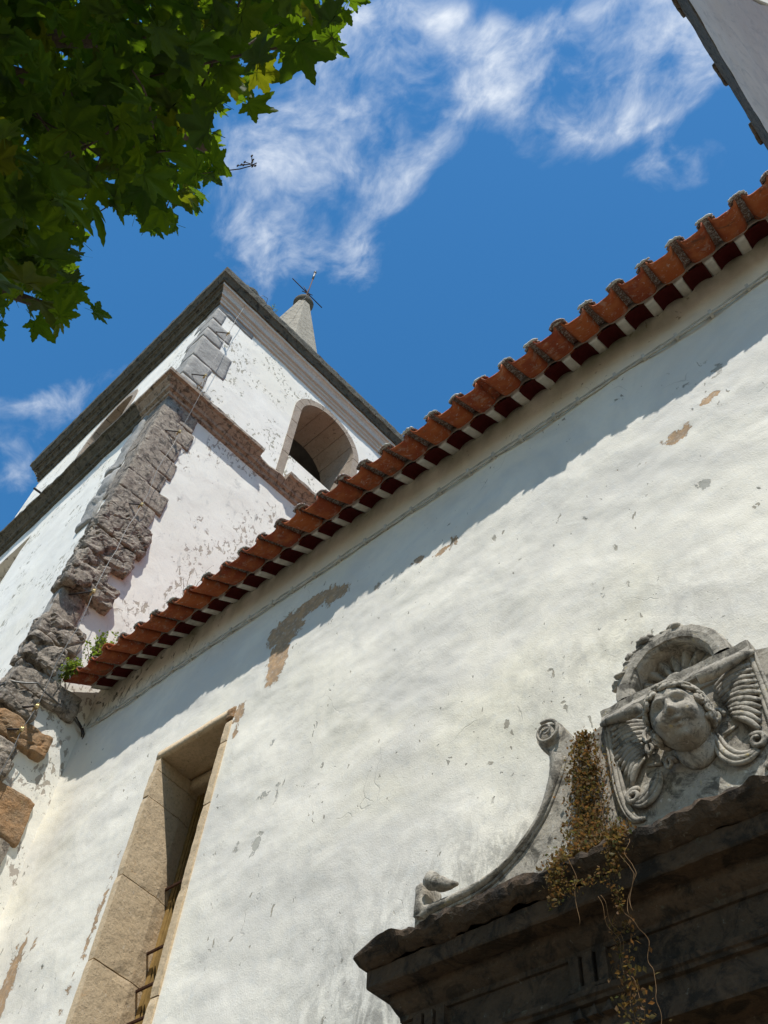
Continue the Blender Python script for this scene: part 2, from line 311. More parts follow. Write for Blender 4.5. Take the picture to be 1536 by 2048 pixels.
def rough_box(a, b, res=.05, amp=.01, seed=0, freq=6, rnd=.015, taper=None):
    """a cut or broken block: gridded box, corners rounded, faces broken by noise"""
    a = Vector(a); b = Vector(b); d = b - a; n = [max(1, min(34, int(round(d[i] / res)))) for i in range(3)]
    idx = {}; V_ = []; F_ = []
    c = (a + b) / 2; h = d / 2
    def vid(i, j, k):
        key = (i, j, k)
        if key in idx: return idx[key]
        p = Vector((a.x + d.x * i / n[0], a.y + d.y * j / n[1], a.z + d.z * k / n[2]))
        q = p - c; r = min(rnd, min(h) * .9)
        inner = Vector((max(-h[m] + r, min(h[m] - r, q[m])) for m in range(3))); e = q - inner
        if e.length > 1e-9: q = inner + e.normalized() * r * min(1, e.length / r)
        nrm = (q - inner).normalized() if (q - inner).length > 1e-9 else Vector((0, 0, 0))
        pw = q + c
        t = nz(pw, freq, seed) + .5 * nz(pw, freq * 2.3, seed + 3) + .25 * nz(pw, freq * 5.1, seed + 5)
        nv = Vector((nz(pw, freq * .8, seed + 11), nz(pw, freq * .8, seed + 12), nz(pw, freq * .8, seed + 13)))
        if amp > .0215:
            rg = (1 - abs(nz(pw, freq * .9, seed + 21)) * 2.2) * .9 + (1 - abs(nz((pw[0], pw[1], pw[2] * 2.2), freq * 2.4, seed + 22)) * 2.2) * .5 - abs(nz(pw, freq * 6, seed + 23)) * .5
            dd, pp = noise.voronoi(pw * freq * .75 + Vector((seed, 0, 0)))
            rv = noise.cell_vector(pp[0] * 9.7); lc_ = pw * freq * .75 + Vector((seed, 0, 0)) - pp[0]
            fac = (rv * 2 - Vector((1, 1, 1))).dot(lc_) * .9 + (rv.x - .5) * 1.0 - max(0, .12 - (dd[1] - dd[0])) * 5
            pw = pw + nrm * (rg * amp * .30 + fac * amp * .95)
        pw = pw + nrm * t * amp * (.4 if amp > .0215 else 1) + nv * amp * .5
        idx[key] = len(V_); V_.append(pw); return idx[key]
    for ax in range(3):
        u, v = (ax + 1) % 3, (ax + 2) % 3
        for side in (0, n[ax]):
            for i in range(n[u]):
                for j in range(n[v]):
                    q = []
                    for (di, dj) in ((0, 0), (1, 0), (1, 1), (0, 1)):
                        t = [0, 0, 0]; t[ax] = side; t[u] = i + di; t[v] = j + dj; q.append(vid(*t))
                    F_.append(tuple(q) if side else tuple(q[::-1]))
    return V_, F_
def rbox(name, a, b, mat, parent, local=False, smooth=True, **k):
    v, f = rough_box(a, b, **k); return part(name, mesh(name, v, f, smooth), mat, parent, local)
def sweep(prof, path, normals, name, amp=0, freq=4, seed=0, smooth=False, caps=True):
    """profile (offset, z) carried along path points with outward vectors (mitred)"""
    V_ = []; F_ = []; m = len(prof)
    for p, nn in zip(path, normals):
        for (o, z) in prof:
            q = Vector((p[0] + nn[0] * o, p[1] + nn[1] * o, z))
            if amp:
                t = nz(q, freq, seed) * .6 + nz(q, freq * 3, seed + 2) * .4
                g = max(0, o) / max(.01, max(x for x, _ in prof))
                q = q + Vector((nn[0], nn[1], .8)) * t * amp * (.25 + g)
            V_.append(q)
    for i in range(len(path) - 1):
        for j in range(m - 1): F_.append((i * m + j, (i + 1) * m + j, (i + 1) * m + j + 1, i * m + j + 1))
    if caps: F_.append(tuple(range(m))); F_.append(tuple(range((len(path) - 1) * m, len(path) * m))[::-1])
    return mesh(name, V_, F_, smooth)
def lerp(a, b, t): return a + (b - a) * t
def arc(cx, cz, r, a0, a1, n): return [(cx + r * math.cos(lerp(a0, a1, i / n)), cz + r * math.sin(lerp(a0, a1, i / n))) for i in range(n + 1)]

# ------------------------------------------------------------------ ground
mb = MB(); mb.add([(-400, -400, GZ), (400, -400, GZ), (400, 400, GZ), (-400, 400, GZ)], [(0, 1, 2, 3)])
g = part('ground', mb.mesh('ground'), 'paving', None); g['kind'] = 'structure'; g['label'] = 'pale limestone paving around the church'

# ------------------------------------------------------------------ church nave
WY = 3.0
nave = thing('church_nave', 'long whitewashed church wall under a terracotta tile eave', 'church', (-2.5, WY, GZ))
WX0, WX1, WZ1 = -7.05, 6.0, 6.66
HX0, HX1, HZ0, HZ1 = -5.437, -4.522, 1.30, 4.846       # opening that the window stones fill
def axis(a, b, step, keys):
    n = int(math.ceil((b - a) / step)); g_ = [a + (b - a) * i / n for i in range(n + 1)]
    for k in keys: g_[min(range(len(g_)), key=lambda i: abs(g_[i] - k))] = k
    return sorted(set(g_))
xs = axis(WX0, 1.2, .028, (HX0, HX1)) + [1.6, 3, 6.0]
zs = [GZ, -.8, 0, .5] + axis(.8, WZ1, .028, (HZ0, HZ1))
PEEL = [(-4.13, 5.13, .10, .28, 1.25, 0), (-4.12, 5.45, .19, .17, 1.25, .1), (-3.83, 5.55, .28, .11, 1.0, .2), (-3.55, 5.47, .17, .09, .9, .3), (-4.35, 5.55, .10, .10, .35, .6),
        (-.68, 4.83, .09, .06, .95, .2), (-.90, 4.78, .06, .03, .6, .3), (-.67, 4.27, .05, .07, .8, .7), (-.44, 4.99, .07, .05, .85, .3), (-.32, 5.24, .07, .09, .8, .6), (-.55, 5.30, .10, .05, .55, .6),
        (-6.45, 3.22, .09, .42, .95, .1), (-6.28, 3.5, .05, .12, .55, .4), (-2.5, 5.17, .11, .05, .75, .2), (-2.72, 5.25, .07, .05, .7, .4), (-2.38, 5.22, .05, .07, .7, .2), (-3.1, 5.24, .06, .05, .55, .5),
        (-3.93, 3.38, .05, .13, .85, .9), (-4.12, 3.44, .035, .07, .8, .9), (-3.97, 3.75, .09, .035, .75, .9), (-4.0, 4.2, .05, .05, .6, .9), (-3.83, 3.72, .03, .10, .7, .9),
        (-5.52, 3.45, .045, .55, .62, .2), (-5.55, 2.9, .05, .3, .5, .3), (-4.46, 4.74, .055, .11, 1.0, .0), (-4.44, 4.55, .03, .12, .7, .2), (-6.0, 3.0, .12, .25, .35, .9), (-6.2, 2.5, .2, .3, .4, .8),
        (-1.35, 3.9, .25, .16, .34, .9), (-1.7, 3.5, .3, .15, .30, .9), (-3.0, 2.3, .25, .3, .34, .9), (-1.95, 3.0, .15, .2, .3, .9), (-.35, 4.0, .2, .3, .32, .9), (-2.9, 4.4, .06, .03, .55, .8), (-3.6, 4.0, .05, .05, .5, .9)]
nx, nzc = len(xs), len(zs)
vx = np.empty((nzc, nx, 3)); pe = np.zeros((nzc, nx)); gr = np.zeros((nzc, nx)); gy = np.zeros((nzc, nx)); olv = np.zeros((nzc, nx)); cp = np.zeros((nzc, nx))
X_, Z_ = np.meshgrid(np.array(xs), np.array(zs))
for (px, pz, rx, rz, st, gg) in PEEL:
    st *= .82 if gg > .55 else 1
    e = np.exp(-(((X_ - px) / rx) ** 2 + ((Z_ - pz) / rz) ** 2) * .8) * st * 1.05
    gy = np.where(e > pe, gg, gy); pe = np.maximum(pe, e)
gr = .75 * np.exp(-(((X_ + 2.75) / .7) ** 2 + ((Z_ - 1.75) / .75) ** 2)) + .5 * np.exp(-(((X_ + 2.0) / .5) ** 2 + ((Z_ - 2.5) / .3) ** 2)) + .25 * np.exp(-(((X_ + 1.3) / .9) ** 2 + ((Z_ - 3.4) / .4) ** 2))
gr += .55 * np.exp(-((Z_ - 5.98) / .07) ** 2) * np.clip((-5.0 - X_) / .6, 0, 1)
olv = np.clip((Z_ - 5.98) / .38, 0, 1) ** 1.4 * .8  # olive tint that strengthens towards the top of the wall
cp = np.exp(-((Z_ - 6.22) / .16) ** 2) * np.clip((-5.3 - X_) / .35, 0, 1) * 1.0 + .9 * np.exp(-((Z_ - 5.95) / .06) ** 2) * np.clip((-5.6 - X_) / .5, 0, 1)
dy = np.zeros((nzc, nx))
for j in range(nzc):
    for i in range(nx):
        p = (xs[i], 0, zs[j])
        dy[j, i] = .018 * nz(p, 1.5, 1) + .007 * nz((p[0] + .2 * nz(p, 2, 9), 0, p[2] * 1.3), 4.2, 2) + .0035 * nz(p, 13, 3)
near = np.minimum(np.maximum(np.maximum(HX0 - X_, X_ - HX1), np.maximum(HZ0 - Z_, Z_ - HZ1)), .25)
dy *= np.clip(near / .15, .1, 1)
vx[:, :, 0] = X_; vx[:, :, 1] = WY + dy; vx[:, :, 2] = Z_
# rounded, uneven plaster in the corner by the tower
cnr = np.clip((X_ + 6.75) / -.25, 0, 1); vx[:, :, 1] -= .05 * cnr ** 2
faces = []
for j in range(nzc - 1):
    for i in range(nx - 1):
        mxp, mzp = (xs[i] + xs[i + 1]) / 2, (zs[j] + zs[j + 1]) / 2
        if HX0 < mxp < HX1 and HZ0 < mzp < HZ1: continue
        faces.append((j * nx + i, j * nx + i + 1, (j + 1) * nx + i + 1, (j + 1) * nx + i))
me = mesh('wall', vx.reshape(-1, 3).tolist(), faces, True)
for nm, ar in (('peel', pe), ('grime', gr), ('greyness', gy), ('olive_top', olv), ('creep', cp)):
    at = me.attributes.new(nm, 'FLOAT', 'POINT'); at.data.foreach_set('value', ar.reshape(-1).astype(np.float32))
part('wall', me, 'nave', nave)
mb = MB(); mb.box((WX0, WY + .55, GZ), (6, WY + .6, 6.5)); part('inner_wall', mb.mesh('inner_wall'), 'interior', nave)

# window: narrow stone face, deep splayed reveal, iron bars and glazing behind
mb = MB(); mb.box((-5.50, 3.50, 1.2), (-4.45, 3.52, 4.80))
win = part('window', mb.mesh('window'), 'glass', nave)
IX0, IX1 = -5.372, -4.590
def jamb(side, z0, z1, seed):
    r_ = random.Random(seed)
    xo, xi = (HX0, IX0) if side < 0 else (HX1, IX1)
    ins = -.02 if side < 0 else .02                      # the reveal opens slightly inwards
    y0 = WY - .012 + r_.uniform(-.004, .004)
    P = [(xo, y0), (xi, y0), (xi + ins, 3.335), (xi + ins * 3.2, 3.50), (xo - .05 * (1 if side < 0 else -1), 3.50), (xo, WY + .05)]
    nzs = max(2, int((z1 - z0) / .05)); V_ = []; F_ = []; m = len(P)
    # finer ring of points round the plan
    ring = []
    for k in range(m):
        a, b = P[k], P[(k + 1) % m]; seg = max(1, int(math.dist(a, b) / .05))
        for q in range(seg): ring.append((lerp(a[0], b[0], q / seg), lerp(a[1], b[1], q / seg)))
    m = len(ring); cx = sum(p[0] for p in ring) / m; cy = sum(p[1] for p in ring) / m
    for k in range(nzs + 1):
        z = lerp(z0, z1, k / nzs); edge = .006 if k in (0, nzs) else 0
        for (x, y) in ring:
            v = Vector((cx - x, cy - y, 0)).normalized()
            n_ = nz((x, y, z), 9, seed) * .005 + nz((x, y, z), 26, seed) * .0025
            V_.append((x + v.x * (edge + n_), y + v.y * (edge + n_), z + (nz((x, y, 0), 14, seed + k) * .004 if edge else 0)))
    for k in range(nzs):
        for i in range(m): F_.append((k * m + i, (k + 1) * m + i, (k + 1) * m + (i + 1) % m, k * m + (i + 1) % m) if side < 0 else (k * m + i, k * m + (i + 1) % m, (k + 1) * m + (i + 1) % m, (k + 1) * m + i))
    F_.append(tuple(range(m))); F_.append(tuple(range(nzs * m, (nzs + 1) * m))[::-1])
    return mesh('jamb_stone', V_, F_, False)
for k, (a, b) in enumerate(((4.655, 4.768), (4.40, 4.648), (3.728, 4.393), (3.112, 3.72), (2.36, 3.104), (1.30, 2.35))):
    part('jamb_stone', jamb(-1, a, b, 20 + k), 'window', win)
for k, (a, b) in enumerate(((4.50, 4.70), (3.95, 4.493), (3.30, 3.942), (2.62, 3.292), (1.9, 2.612), (1.30, 1.893))):
    part('jamb_stone', jamb(1, a, b, 40 + k), 'window', win)
# lintel, its soffit level with the top of the jambs
v, f = rough_box((HX0, WY - .012, 4.772), (HX1 - .03, 3.34, 4.846), res=.04, amp=.003, seed=3, rnd=.008); part('lintel', mesh('lintel', v, f, True), 'window', win)
v, f = rough_box((HX0 - .05, 3.345, 4.70), (HX1 + .05, 3.50, 4.80), res=.05, amp=.003, seed=5, rnd=.008); part('inner_lintel', mesh('inner_lintel', v, f, True), 'window', win)
v, f = rough_box((HX1 - .075, WY - .02, 4.72), (HX1 + .015, WY + .08, 4.835), res=.02, amp=.02, seed=8, rnd=.02, freq=14); part('broken_brick', mesh('broken_brick', v, f, True), 'ochre', win)
for k, z in enumerate((3.83, 3.34, 3.08, 2.86, 2.5, 2.1, 1.7)):
    mb = MB(); mb.tube([(IX0 - .06, 3.405, z), (IX1 + .06, 3.405, z + .012)], .0125, 6); part('bar', mb.mesh('bar'), 'iron', win)
for x in (-5.12, -4.86):
    mb = MB(); mb.tube([(x, 3.425, 1.3), (x, 3.425, 4.72)], .012, 6); part('bar', mb.mesh('bar'), 'iron', win)
for x0, x1 in ((-5.415, -5.375), (-5.355, -5.345), (-4.99, -4.95), (-4.59, -4.55)):
    mb = MB(); mb.box((x0, 3.455, 1.3), (x1, 3.499, 4.70)); part('glazing_bar', mb.mesh('glazing_bar'), 'wood', win)

# eave: a row of little limewashed vaults with maroon hollows, roof tiles lying on top of it
PITCH = .2352; SL = .60
EX = [.2085 + PITCH * k for k in range(-30, 12)]         # axes of the plaster bars
HW = .037                                                # half width of a bar
def eave_z(y): return 6.40 - SL * (WY - y)
YF = 2.835
def vault(x0, x1, n=10): return [(lerp(x0, x1, i / n), .046 * (1 - abs(2 * i / n - 1) ** 2.6)) for i in range(n + 1)]
sh = {}
for k, xa in enumerate(EX[:-1]):
    rr = random.Random(k); sag = rr.uniform(-.006, .006); x0 = xa + HW; x1 = xa + PITCH - HW
    V_ = []; F_ = []
    arcp = vault(x0, x1)
    ys = (YF, 2.88, 2.93, 2.97, WY + .02)
    for y in ys:
        for (x, h) in arcp: V_.append((x, y, eave_z(y) + h + sag))
    m = len(arcp)
    for a in range(len(ys) - 1):
        for i in range(m - 1): F_.append((a * m + i, (a + 1) * m + i, (a + 1) * m + i + 1, a * m + i + 1))
    damp = xa < -5.75
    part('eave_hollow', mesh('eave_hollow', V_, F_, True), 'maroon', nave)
for k, xa in enumerate(EX):
    rr = random.Random(90 + k); d = rr.uniform(-.007, .007)
    V_ = []; F_ = []; sec = [(-HW, .005), (-HW + .012, -.006), (HW - .012, -.006), (HW, .005), (HW, .052), (-HW, .052)]; m = 6; ys = (YF - .004, YF + .02, 2.90, 2.95, WY + .03)
    for b, y in enumerate(ys):
        for (sx, h) in sec: V_.append((xa + sx + nz((xa, y, 0), 9) * .006, y, eave_z(y) + h + d * .5 + (nz((xa + sx, y, 1), 11) * .006 if h < .05 else 0)))
    for a in range(len(ys) - 1):
        for i in range(m): F_.append((a * m + i, a * m + (i + 1) % m, (a + 1) * m + (i + 1) % m, (a + 1) * m + i))
    F_.append(tuple(range(m))[::-1]); F_.append(tuple(range((len(ys) - 1) * m, len(ys) * m)))
    part('eave_bar', mesh('eave_bar', V_, F_, True), 'mortar' if xa < -5.4 else 'limewash', nave)
# mortar bed over the vaults: its front edge shows as a thin pale line with scalloped underside
V_ = []; F_ = []; row = []
for xa in EX[:-1]:
    row += [(xa - HW, .012), (xa + HW, .012)] + [(x, h + .004) for x, h in vault(xa + HW, xa + PITCH - HW)[1:-1]]
top = .098
for (x, h) in row:
    t = nz((x, 0, 0), 8) * .01
    V_ += [(x, YF - .012 + t, eave_z(YF) + h), (x, YF - .022 + t, eave_z(YF) + top + nz((x, 3, 0), 14) * .008), (x, WY + .1, eave_z(WY + .1) + top)]
for i in range(len(row) - 1): F_ += [(3 * i, 3 * i + 3, 3 * i + 4, 3 * i + 1), (3 * i + 1, 3 * i + 4, 3 * i + 5, 3 * i + 2)]
part('mortar_bed', mesh('mortar_bed', V_, F_, True), 'mortar', nave)
# roof tiles: channels (pans) and covers
def tile_mesh(name, w0, w1, depth, L, th, up, n=9, seed=0):
    """along local y from 0 (lip) to L (up-slope); up=+1 arched cover, -1 channel"""
    V_ = []; F_ = []; ny = 7
    for b in range(ny + 1):
        t = b / ny; wd = lerp(w0, w1, t)
        for lay in (0, 1):
            for i in range(n + 1):
                a = lerp(-1, 1, i / n); wv = wd / 2 - (th if (lay == 0) == (up > 0) else 0) * .5
                x = a * wv; h = depth * (1 - abs(a) ** (2.4 if up > 0 else 5.5)) * up
                e = nz((x * 3 + seed, t * L * 3, lay), 5, seed)
                V_.append((x, t * L + (e * .012 if b == 0 else 0), h + (0 if lay == 0 else th) + e * .004))
    m = 2 * (n + 1)
    for b in range(ny):
        for i in range(n):
            p = b * m + i; F_.append((p, p + 1, p + m + 1, p + m)); q = b * m + n + 1 + i; F_.append((q, q + m, q + m + 1, q + 1))
        for i in (0, n):
            p = b * m + i; q = p + n + 1; F_.append((p, p + m, q + m, q) if i == 0 else (p, q, q + m, p + m))
    for i in range(n): F_.append((i, n + 1 + i, n + 2 + i, i + 1)); p = ny * m + i; F_.append((p, p + 1, p + n + 2, p + n + 1))
    return mesh(name, V_, F_, True)
pans = [tile_mesh('pan_tile', .196, .178, .046, .46, .014, -1, seed=s) for s in range(4)]
covs = [tile_mesh('cover_tile', .134, .116, .033, .46, .016, 1, seed=s + 9) for s in range(4)]
slope = math.atan(SL)
YL = 2.545
def lay(me, nm, x, ylip, zlip, mat, dz=0, yaw=0, pitch=0):
    mw = Matrix.Translation((x, ylip, zlip + dz)) @ Matrix.Rotation(yaw, 4, 'Z') @ Matrix.Rotation(slope + pitch, 4, 'X')
    o = part(nm, me, None, nave, mw=mw)
    if not me.materials: me.materials.append(M[mat])
    return o
for me_ in pans: me_.materials.append(M['tile'])
covg = [c.copy() for c in covs]
for me_ in covs: me_.materials.append(M['tile'])
for me_ in covg: me_.materials.append(M['tilegrey'])
for crs in range(3):
    for k, xa in enumerate(EX[:-1]):
        rr = random.Random(500 + k + crs * 100)
        yl = YL + crs * .34 + rr.uniform(-.010, .010); zl = eave_z(yl) + .098 + crs * .012
        xp = xa
        if xp > -6.93: lay(pans[rr.randrange(4)], 'pan_tile', xp + rr.uniform(-.005, .005), yl, zl, 'tile', 0, rr.uniform(-.03, .03), rr.uniform(-.02, .02))
        xc = xa + PITCH / 2
        if xc > -6.9: lay(covg[rr.randrange(4)] if crs == 0 and rr.random() < .9 else covs[rr.randrange(4)], 'cover_tile', xc + rr.uniform(-.006, .006), yl + rr.uniform(-.004, .022), zl - .006 + rr.uniform(-.003, .005), 'tile', 0, rr.uniform(-.05, .05), rr.uniform(-.02, .03))
# white lichen and mortar crusting the ends of the covers
for k, xa in enumerate(EX[:-1]):
    rr = random.Random(800 + k); xc = xa + PITCH / 2
    if xc < -6.2 or rr.random() < .06: continue
    mb = MB(); pts = []
    for i in range(13):
        a_ = lerp(-.86, .86, i / 12); h_ = .033 * (1 - abs(a_) ** 2.4) + .012; pts.append((xc + a_ * .069, YL - .004 + rr.uniform(-.004, .004), eave_z(YL) + .093 + h_))
    mb.tube(pts, [.004 + .009 * math.sin(PI * (.1 + .8 * i / 12)) * rr.uniform(.7, 1.2) for i in range(13)], 6)
    mb.v = [tuple(Vector(v) + Vector((nz(v, 30, k), nz(v, 30, k + 1), nz(v, 30, k + 2))) * .007) for v in mb.v]
    part('lichen_crust', mb.mesh('lichen_crust', True), 'mortar', nave)
# the roof behind the first courses, ribbed like the tiles
V_ = []; F_ = []; nr = 0
for k, xa in enumerate(EX[:-1]):
    for t, h in ((0, .07), (.12, .10), (.25, .07), (.38, 0), (.62, -.01), (.85, 0)):
        x = xa + PITCH / 2 - .06 + PITCH * t
        V_ += [(x, 3.55, eave_z(3.55) + .09 + h), (x, 9.2, eave_z(9.2) + .09 + h)]; nr += 1
F_ = [(2 * i, 2 * i + 2, 2 * i + 3, 2 * i + 1) for i in range(nr - 1)]
part('roof', mesh('roof', V_, F_, True), 'tile', nave)
mb = MB(); mb.add([(-6.9, 2.86, eave_z(2.86) + .058), (2.7, 2.86, eave_z(2.86) + .058), (2.7, 9.2, eave_z(9.2) + .04), (-6.9, 9.2, eave_z(9.2) + .04)], [(0, 1, 2, 3)])
part('roof_deck', mb.mesh('roof_deck'), 'mortar', nave)

# ------------------------------------------------------------------ cable clipped along the wall
cab = thing('wall_cable', 'pair of pale painted cables clipped along the wall below the eave', 'cable', (-3, WY, 5.93))
def cab_z(x): return 5.925 + .03 * math.sin(x * 2.1) * .3 + .012 * nz((x, 0, 0), 1.5) - .012 * math.cos(x * .9)
clips = [-6.72 + .262 * k + random.uniform(-.03, .03) for k in range(34)]
for s in (0, 1):
    pts = []
    x = -6.93
    while x < 2.3:
        dclip = min(abs(x - c) for c in clips); spread = .010 + .012 * min(1, dclip / .12)
        pts.append((x, WY - .018, cab_z(x) + (spread if s else -spread) + nz((x, s, 2), 3) * .006)); x += .04
    mb = MB(); mb.tube(pts, .0062 if s else .0095, 6); part('cable', mb.mesh('cable', True), 'cable', cab)
for c in clips:
    mb = MB(); mb.box((c - .011, WY - .034, cab_z(c) - .028), (c + .011, WY + .012, cab_z(c) + .028)); part('clip', mb.mesh('clip'), 'cable', cab)

# ------------------------------------------------------------------ bell tower (built in its own frame: +x is the face towards us on the right, -y the left face)
TW = 5.7
TR = math.radians(-2.45); TQ = (-7.007, 2.13, 0)
tower = thing('bell_tower', 'square whitewashed bell tower with rough stone corner and arched belfry openings', 'bell tower', TQ, TR)
def tpart(name, me, mat, parent=None, **k): return part(name, me, mat, parent or tower, True, **k)
SZ, CZ0 = 11.80, 15.42
def plate(fn, z0, z1, name, mat, flip=False, step=.09, amp=.006, hole=None):
    """a rendered face h in [0, TW], z in [z0, z1]; fn maps (h, z, off) to the tower frame; hole = (hc, r, zsill, zspring)"""
    V_ = []; F_ = []; idx = {}
    def vid(h, z):
        key = (round(h, 4), round(z, 4))
        if key not in idx:
            idx[key] = len(V_); p = fn(h, z, 0); o = amp * (nz(p, 1.9, 4) + .6 * nz(p, 5, 5)); V_.append(fn(h, z, o))
        return idx[key]
    def quad(a, b, c, d):
        q = [vid(*a), vid(*b), vid(*c), vid(*d)]; F_.append(tuple(q[::-1] if flip else q))
    def rect(h0, h1, za, zb):
        nh = max(1, int((h1 - h0) / step)); nz_ = max(1, int((zb - za) / step))
        for i in range(nh):
            for j in range(nz_):
                quad((lerp(h0, h1, i / nh), lerp(za, zb, j / nz_)), (lerp(h0, h1, (i + 1) / nh), lerp(za, zb, j / nz_)), (lerp(h0, h1, (i + 1) / nh), lerp(za, zb, (j + 1) / nz_)), (lerp(h0, h1, i / nh), lerp(za, zb, (j + 1) / nz_)))
    if not hole: rect(0, TW, z0, z1)
    else:
        hc, r, zs_, zp = hole
        rect(0, hc - r, z0, z1); rect(hc + r, TW, z0, z1); rect(hc - r, hc + r, z0, zs_)
        n = 24; pts = arc(hc, zp, r, PI, 0, n)
        for i in range(n):
            (a0, b0), (a1, b1) = pts[i], pts[i + 1]; m = 4
            for j in range(m): quad((a0, lerp(b0, z1, j / m)), (a1, lerp(b1, z1, j / m)), (a1, lerp(b1, z1, (j + 1) / m)), (a0, lerp(b0, z1, (j + 1) / m)))
    return tpart(name, mesh(name, V_, F_, True), mat)
fR = lambda h, z, o: (o, h, z)
fL = lambda h, z, o: (-h, -o, z)
fB = lambda h, z, o: (-h, TW + o, z)
fW = lambda h, z, o: (-TW - o, h, z)
HOLE = (2.83, .80, 12.75, 14.27)
WT = .85
for fn, nm, fl in ((fR, 'wall', False), (fL, 'wall', True), (fB, 'wall', False), (fW, 'wall', True)):
    vis = fn in (fR, fL)
    if fn is fL: pass
    else: plate(fn, GZ, SZ, nm, 'tower_low', fl, .09 if vis else 1.)
    plate(fn, SZ, CZ0 + .4, nm, 'tower', fl, .09 if vis else .6, hole=HOLE)
    inner = (lambda f_: (lambda h, z, o: f_(h, z, o - WT)))(fn)
    plate(inner, 12.2, CZ0 + .4, 'inner_wall', 'interior', not fl, .6, hole=HOLE)
# left face, lower stage, with a small square window recess
LW = (3.22, 4.35, 9.55, 11.14)
V_ = []; F_ = []; k0 = 0
hs = axis(0, TW, .1, LW[:2]); zz = [GZ, 2, 4] + axis(5, SZ, .1, LW[2:])
for z in zz:
    for h in hs: o = .012 * nz((h, 0, z), 1.6, 7) + .007 * nz((h, 0, z), 5, 8); V_.append((-h, -o, z))
for j in range(len(zz) - 1):
    for i in range(len(hs) - 1):
        if LW[0] < (hs[i] + hs[i + 1]) / 2 < LW[1] and LW[2] < (zz[j] + zz[j + 1]) / 2 < LW[3]: continue
        F_.append((j * len(hs) + i, (j + 1) * len(hs) + i, (j + 1) * len(hs) + i + 1, j * len(hs) + i + 1))
tpart('wall', mesh('wall', V_, F_, True), 'tower')
a, b, c, d = LW; D_ = .55
V_ = [(-a, 0, c), (-b, 0, c), (-b, 0, d), (-a, 0, d), (-a, D_, c), (-b, D_, c), (-b, D_, d), (-a, D_, d)]
lw = tpart('window', mesh('window', V_, [(0, 4, 5, 1), (1, 5, 6, 2), (2, 6, 7, 3), (3, 7, 4, 0)]), 'tower')
mb = MB(); mb.add([(-a, D_, c), (-b, D_, c), (-b, D_, d), (-a, D_, d)], [(0, 1, 2, 3)]); tpart('pane', mb.mesh('pane'), 'glass', lw)
mb = MB(); mb.add([(.1 - WT, .1 + WT, 12.22), (-TW + WT, WT, 12.22), (-TW + WT, TW - WT, 12.22), (-WT, TW - WT, 12.22)], [(0, 1, 2, 3)]); tpart('belfry_floor', mb.mesh('belfry_floor'), 'interior')
mb = MB(); mb.add([(-.3, .3, 15.9), (-TW + .3, .3, 15.9), (-TW + .3, TW - .3, 15.9), (-.3, TW - .3, 15.9)], [(0, 1, 2, 3)]); tpart('belfry_ceiling', mb.mesh('belfry_ceiling'), 'interior')
# arch stones: each runs through the thickness of the wall
def arch_stones(fn, flip):
    hc, ro, zs_, zp = HOLE; ri = .655
    def block(poly, nm, seed, mat='belfry', off=.012):
        V_ = []; F_ = []; n = len(poly); nd = 8
        cx = sum(p[0] for p in poly) / n; cz = sum(p[1] for p in poly) / n
        for d in range(nd + 1):
            for (h, z) in poly:
                o = lerp(off, -WT - .01, d / nd); s_ = .985 if d in (0, nd) else .996
                e = nz((h * 2, z * 2, o * 2), 3, seed) * .006
                V_.append(fn(lerp(cx, h, s_) + e, lerp(cz, z, s_) + e, o))
        for d in range(nd):
            for i in range(n): F_.append((d * n + i, d * n + (i + 1) % n, (d + 1) * n + (i + 1) % n, (d + 1) * n + i))
        F_.append(tuple(range(n))[::-1]); F_.append(tuple(range(nd * n, (nd + 1) * n)))
        if flip: F_ = [f_[::-1] for f_ in F_]
        tpart(nm, mesh(nm, V_, F_, False), mat)
    cuts = [0, .5, .98, 1.42, 1.90, 2.42, 2.80, PI]
    for k in range(len(cuts) - 1):
        g_ = .006; a0, a1 = cuts[k] + g_, cuts[k + 1] - g_
        block(arc(hc, zp, ri, a0, a1, 5) + arc(hc, zp, ro + .002, a1, a0, 5), 'arch_stone', k)
    for s in (-1, 1):
        za = zs_ - (.62 if s < 0 else .35)
        lv = [za, 12.75, 13.22, 13.78, zp] if s < 0 else [za, 12.9, 13.5, zp]
        for k in range(len(lv) - 1):
            h0, h1 = sorted((hc + s * ri, hc + s * (ro + .002)))
            block([(h0, lv[k] + .004), (h1, lv[k] + .004), (h1, lv[k + 1] - .004), (h0, lv[k + 1] - .004)], 'jamb_stone', 30 + k + s)
    block([(hc - ri + .01, zs_ - .55), (hc + ri - .01, zs_ - .55), (hc + ri - .01, zs_ + .001), (hc - ri + .01, zs_ + .001)], 'sill', 77, 'tower', .016)
arch_stones(fR, False); arch_stones(fL, True); arch_stones(fB, False); arch_stones(fW, True)

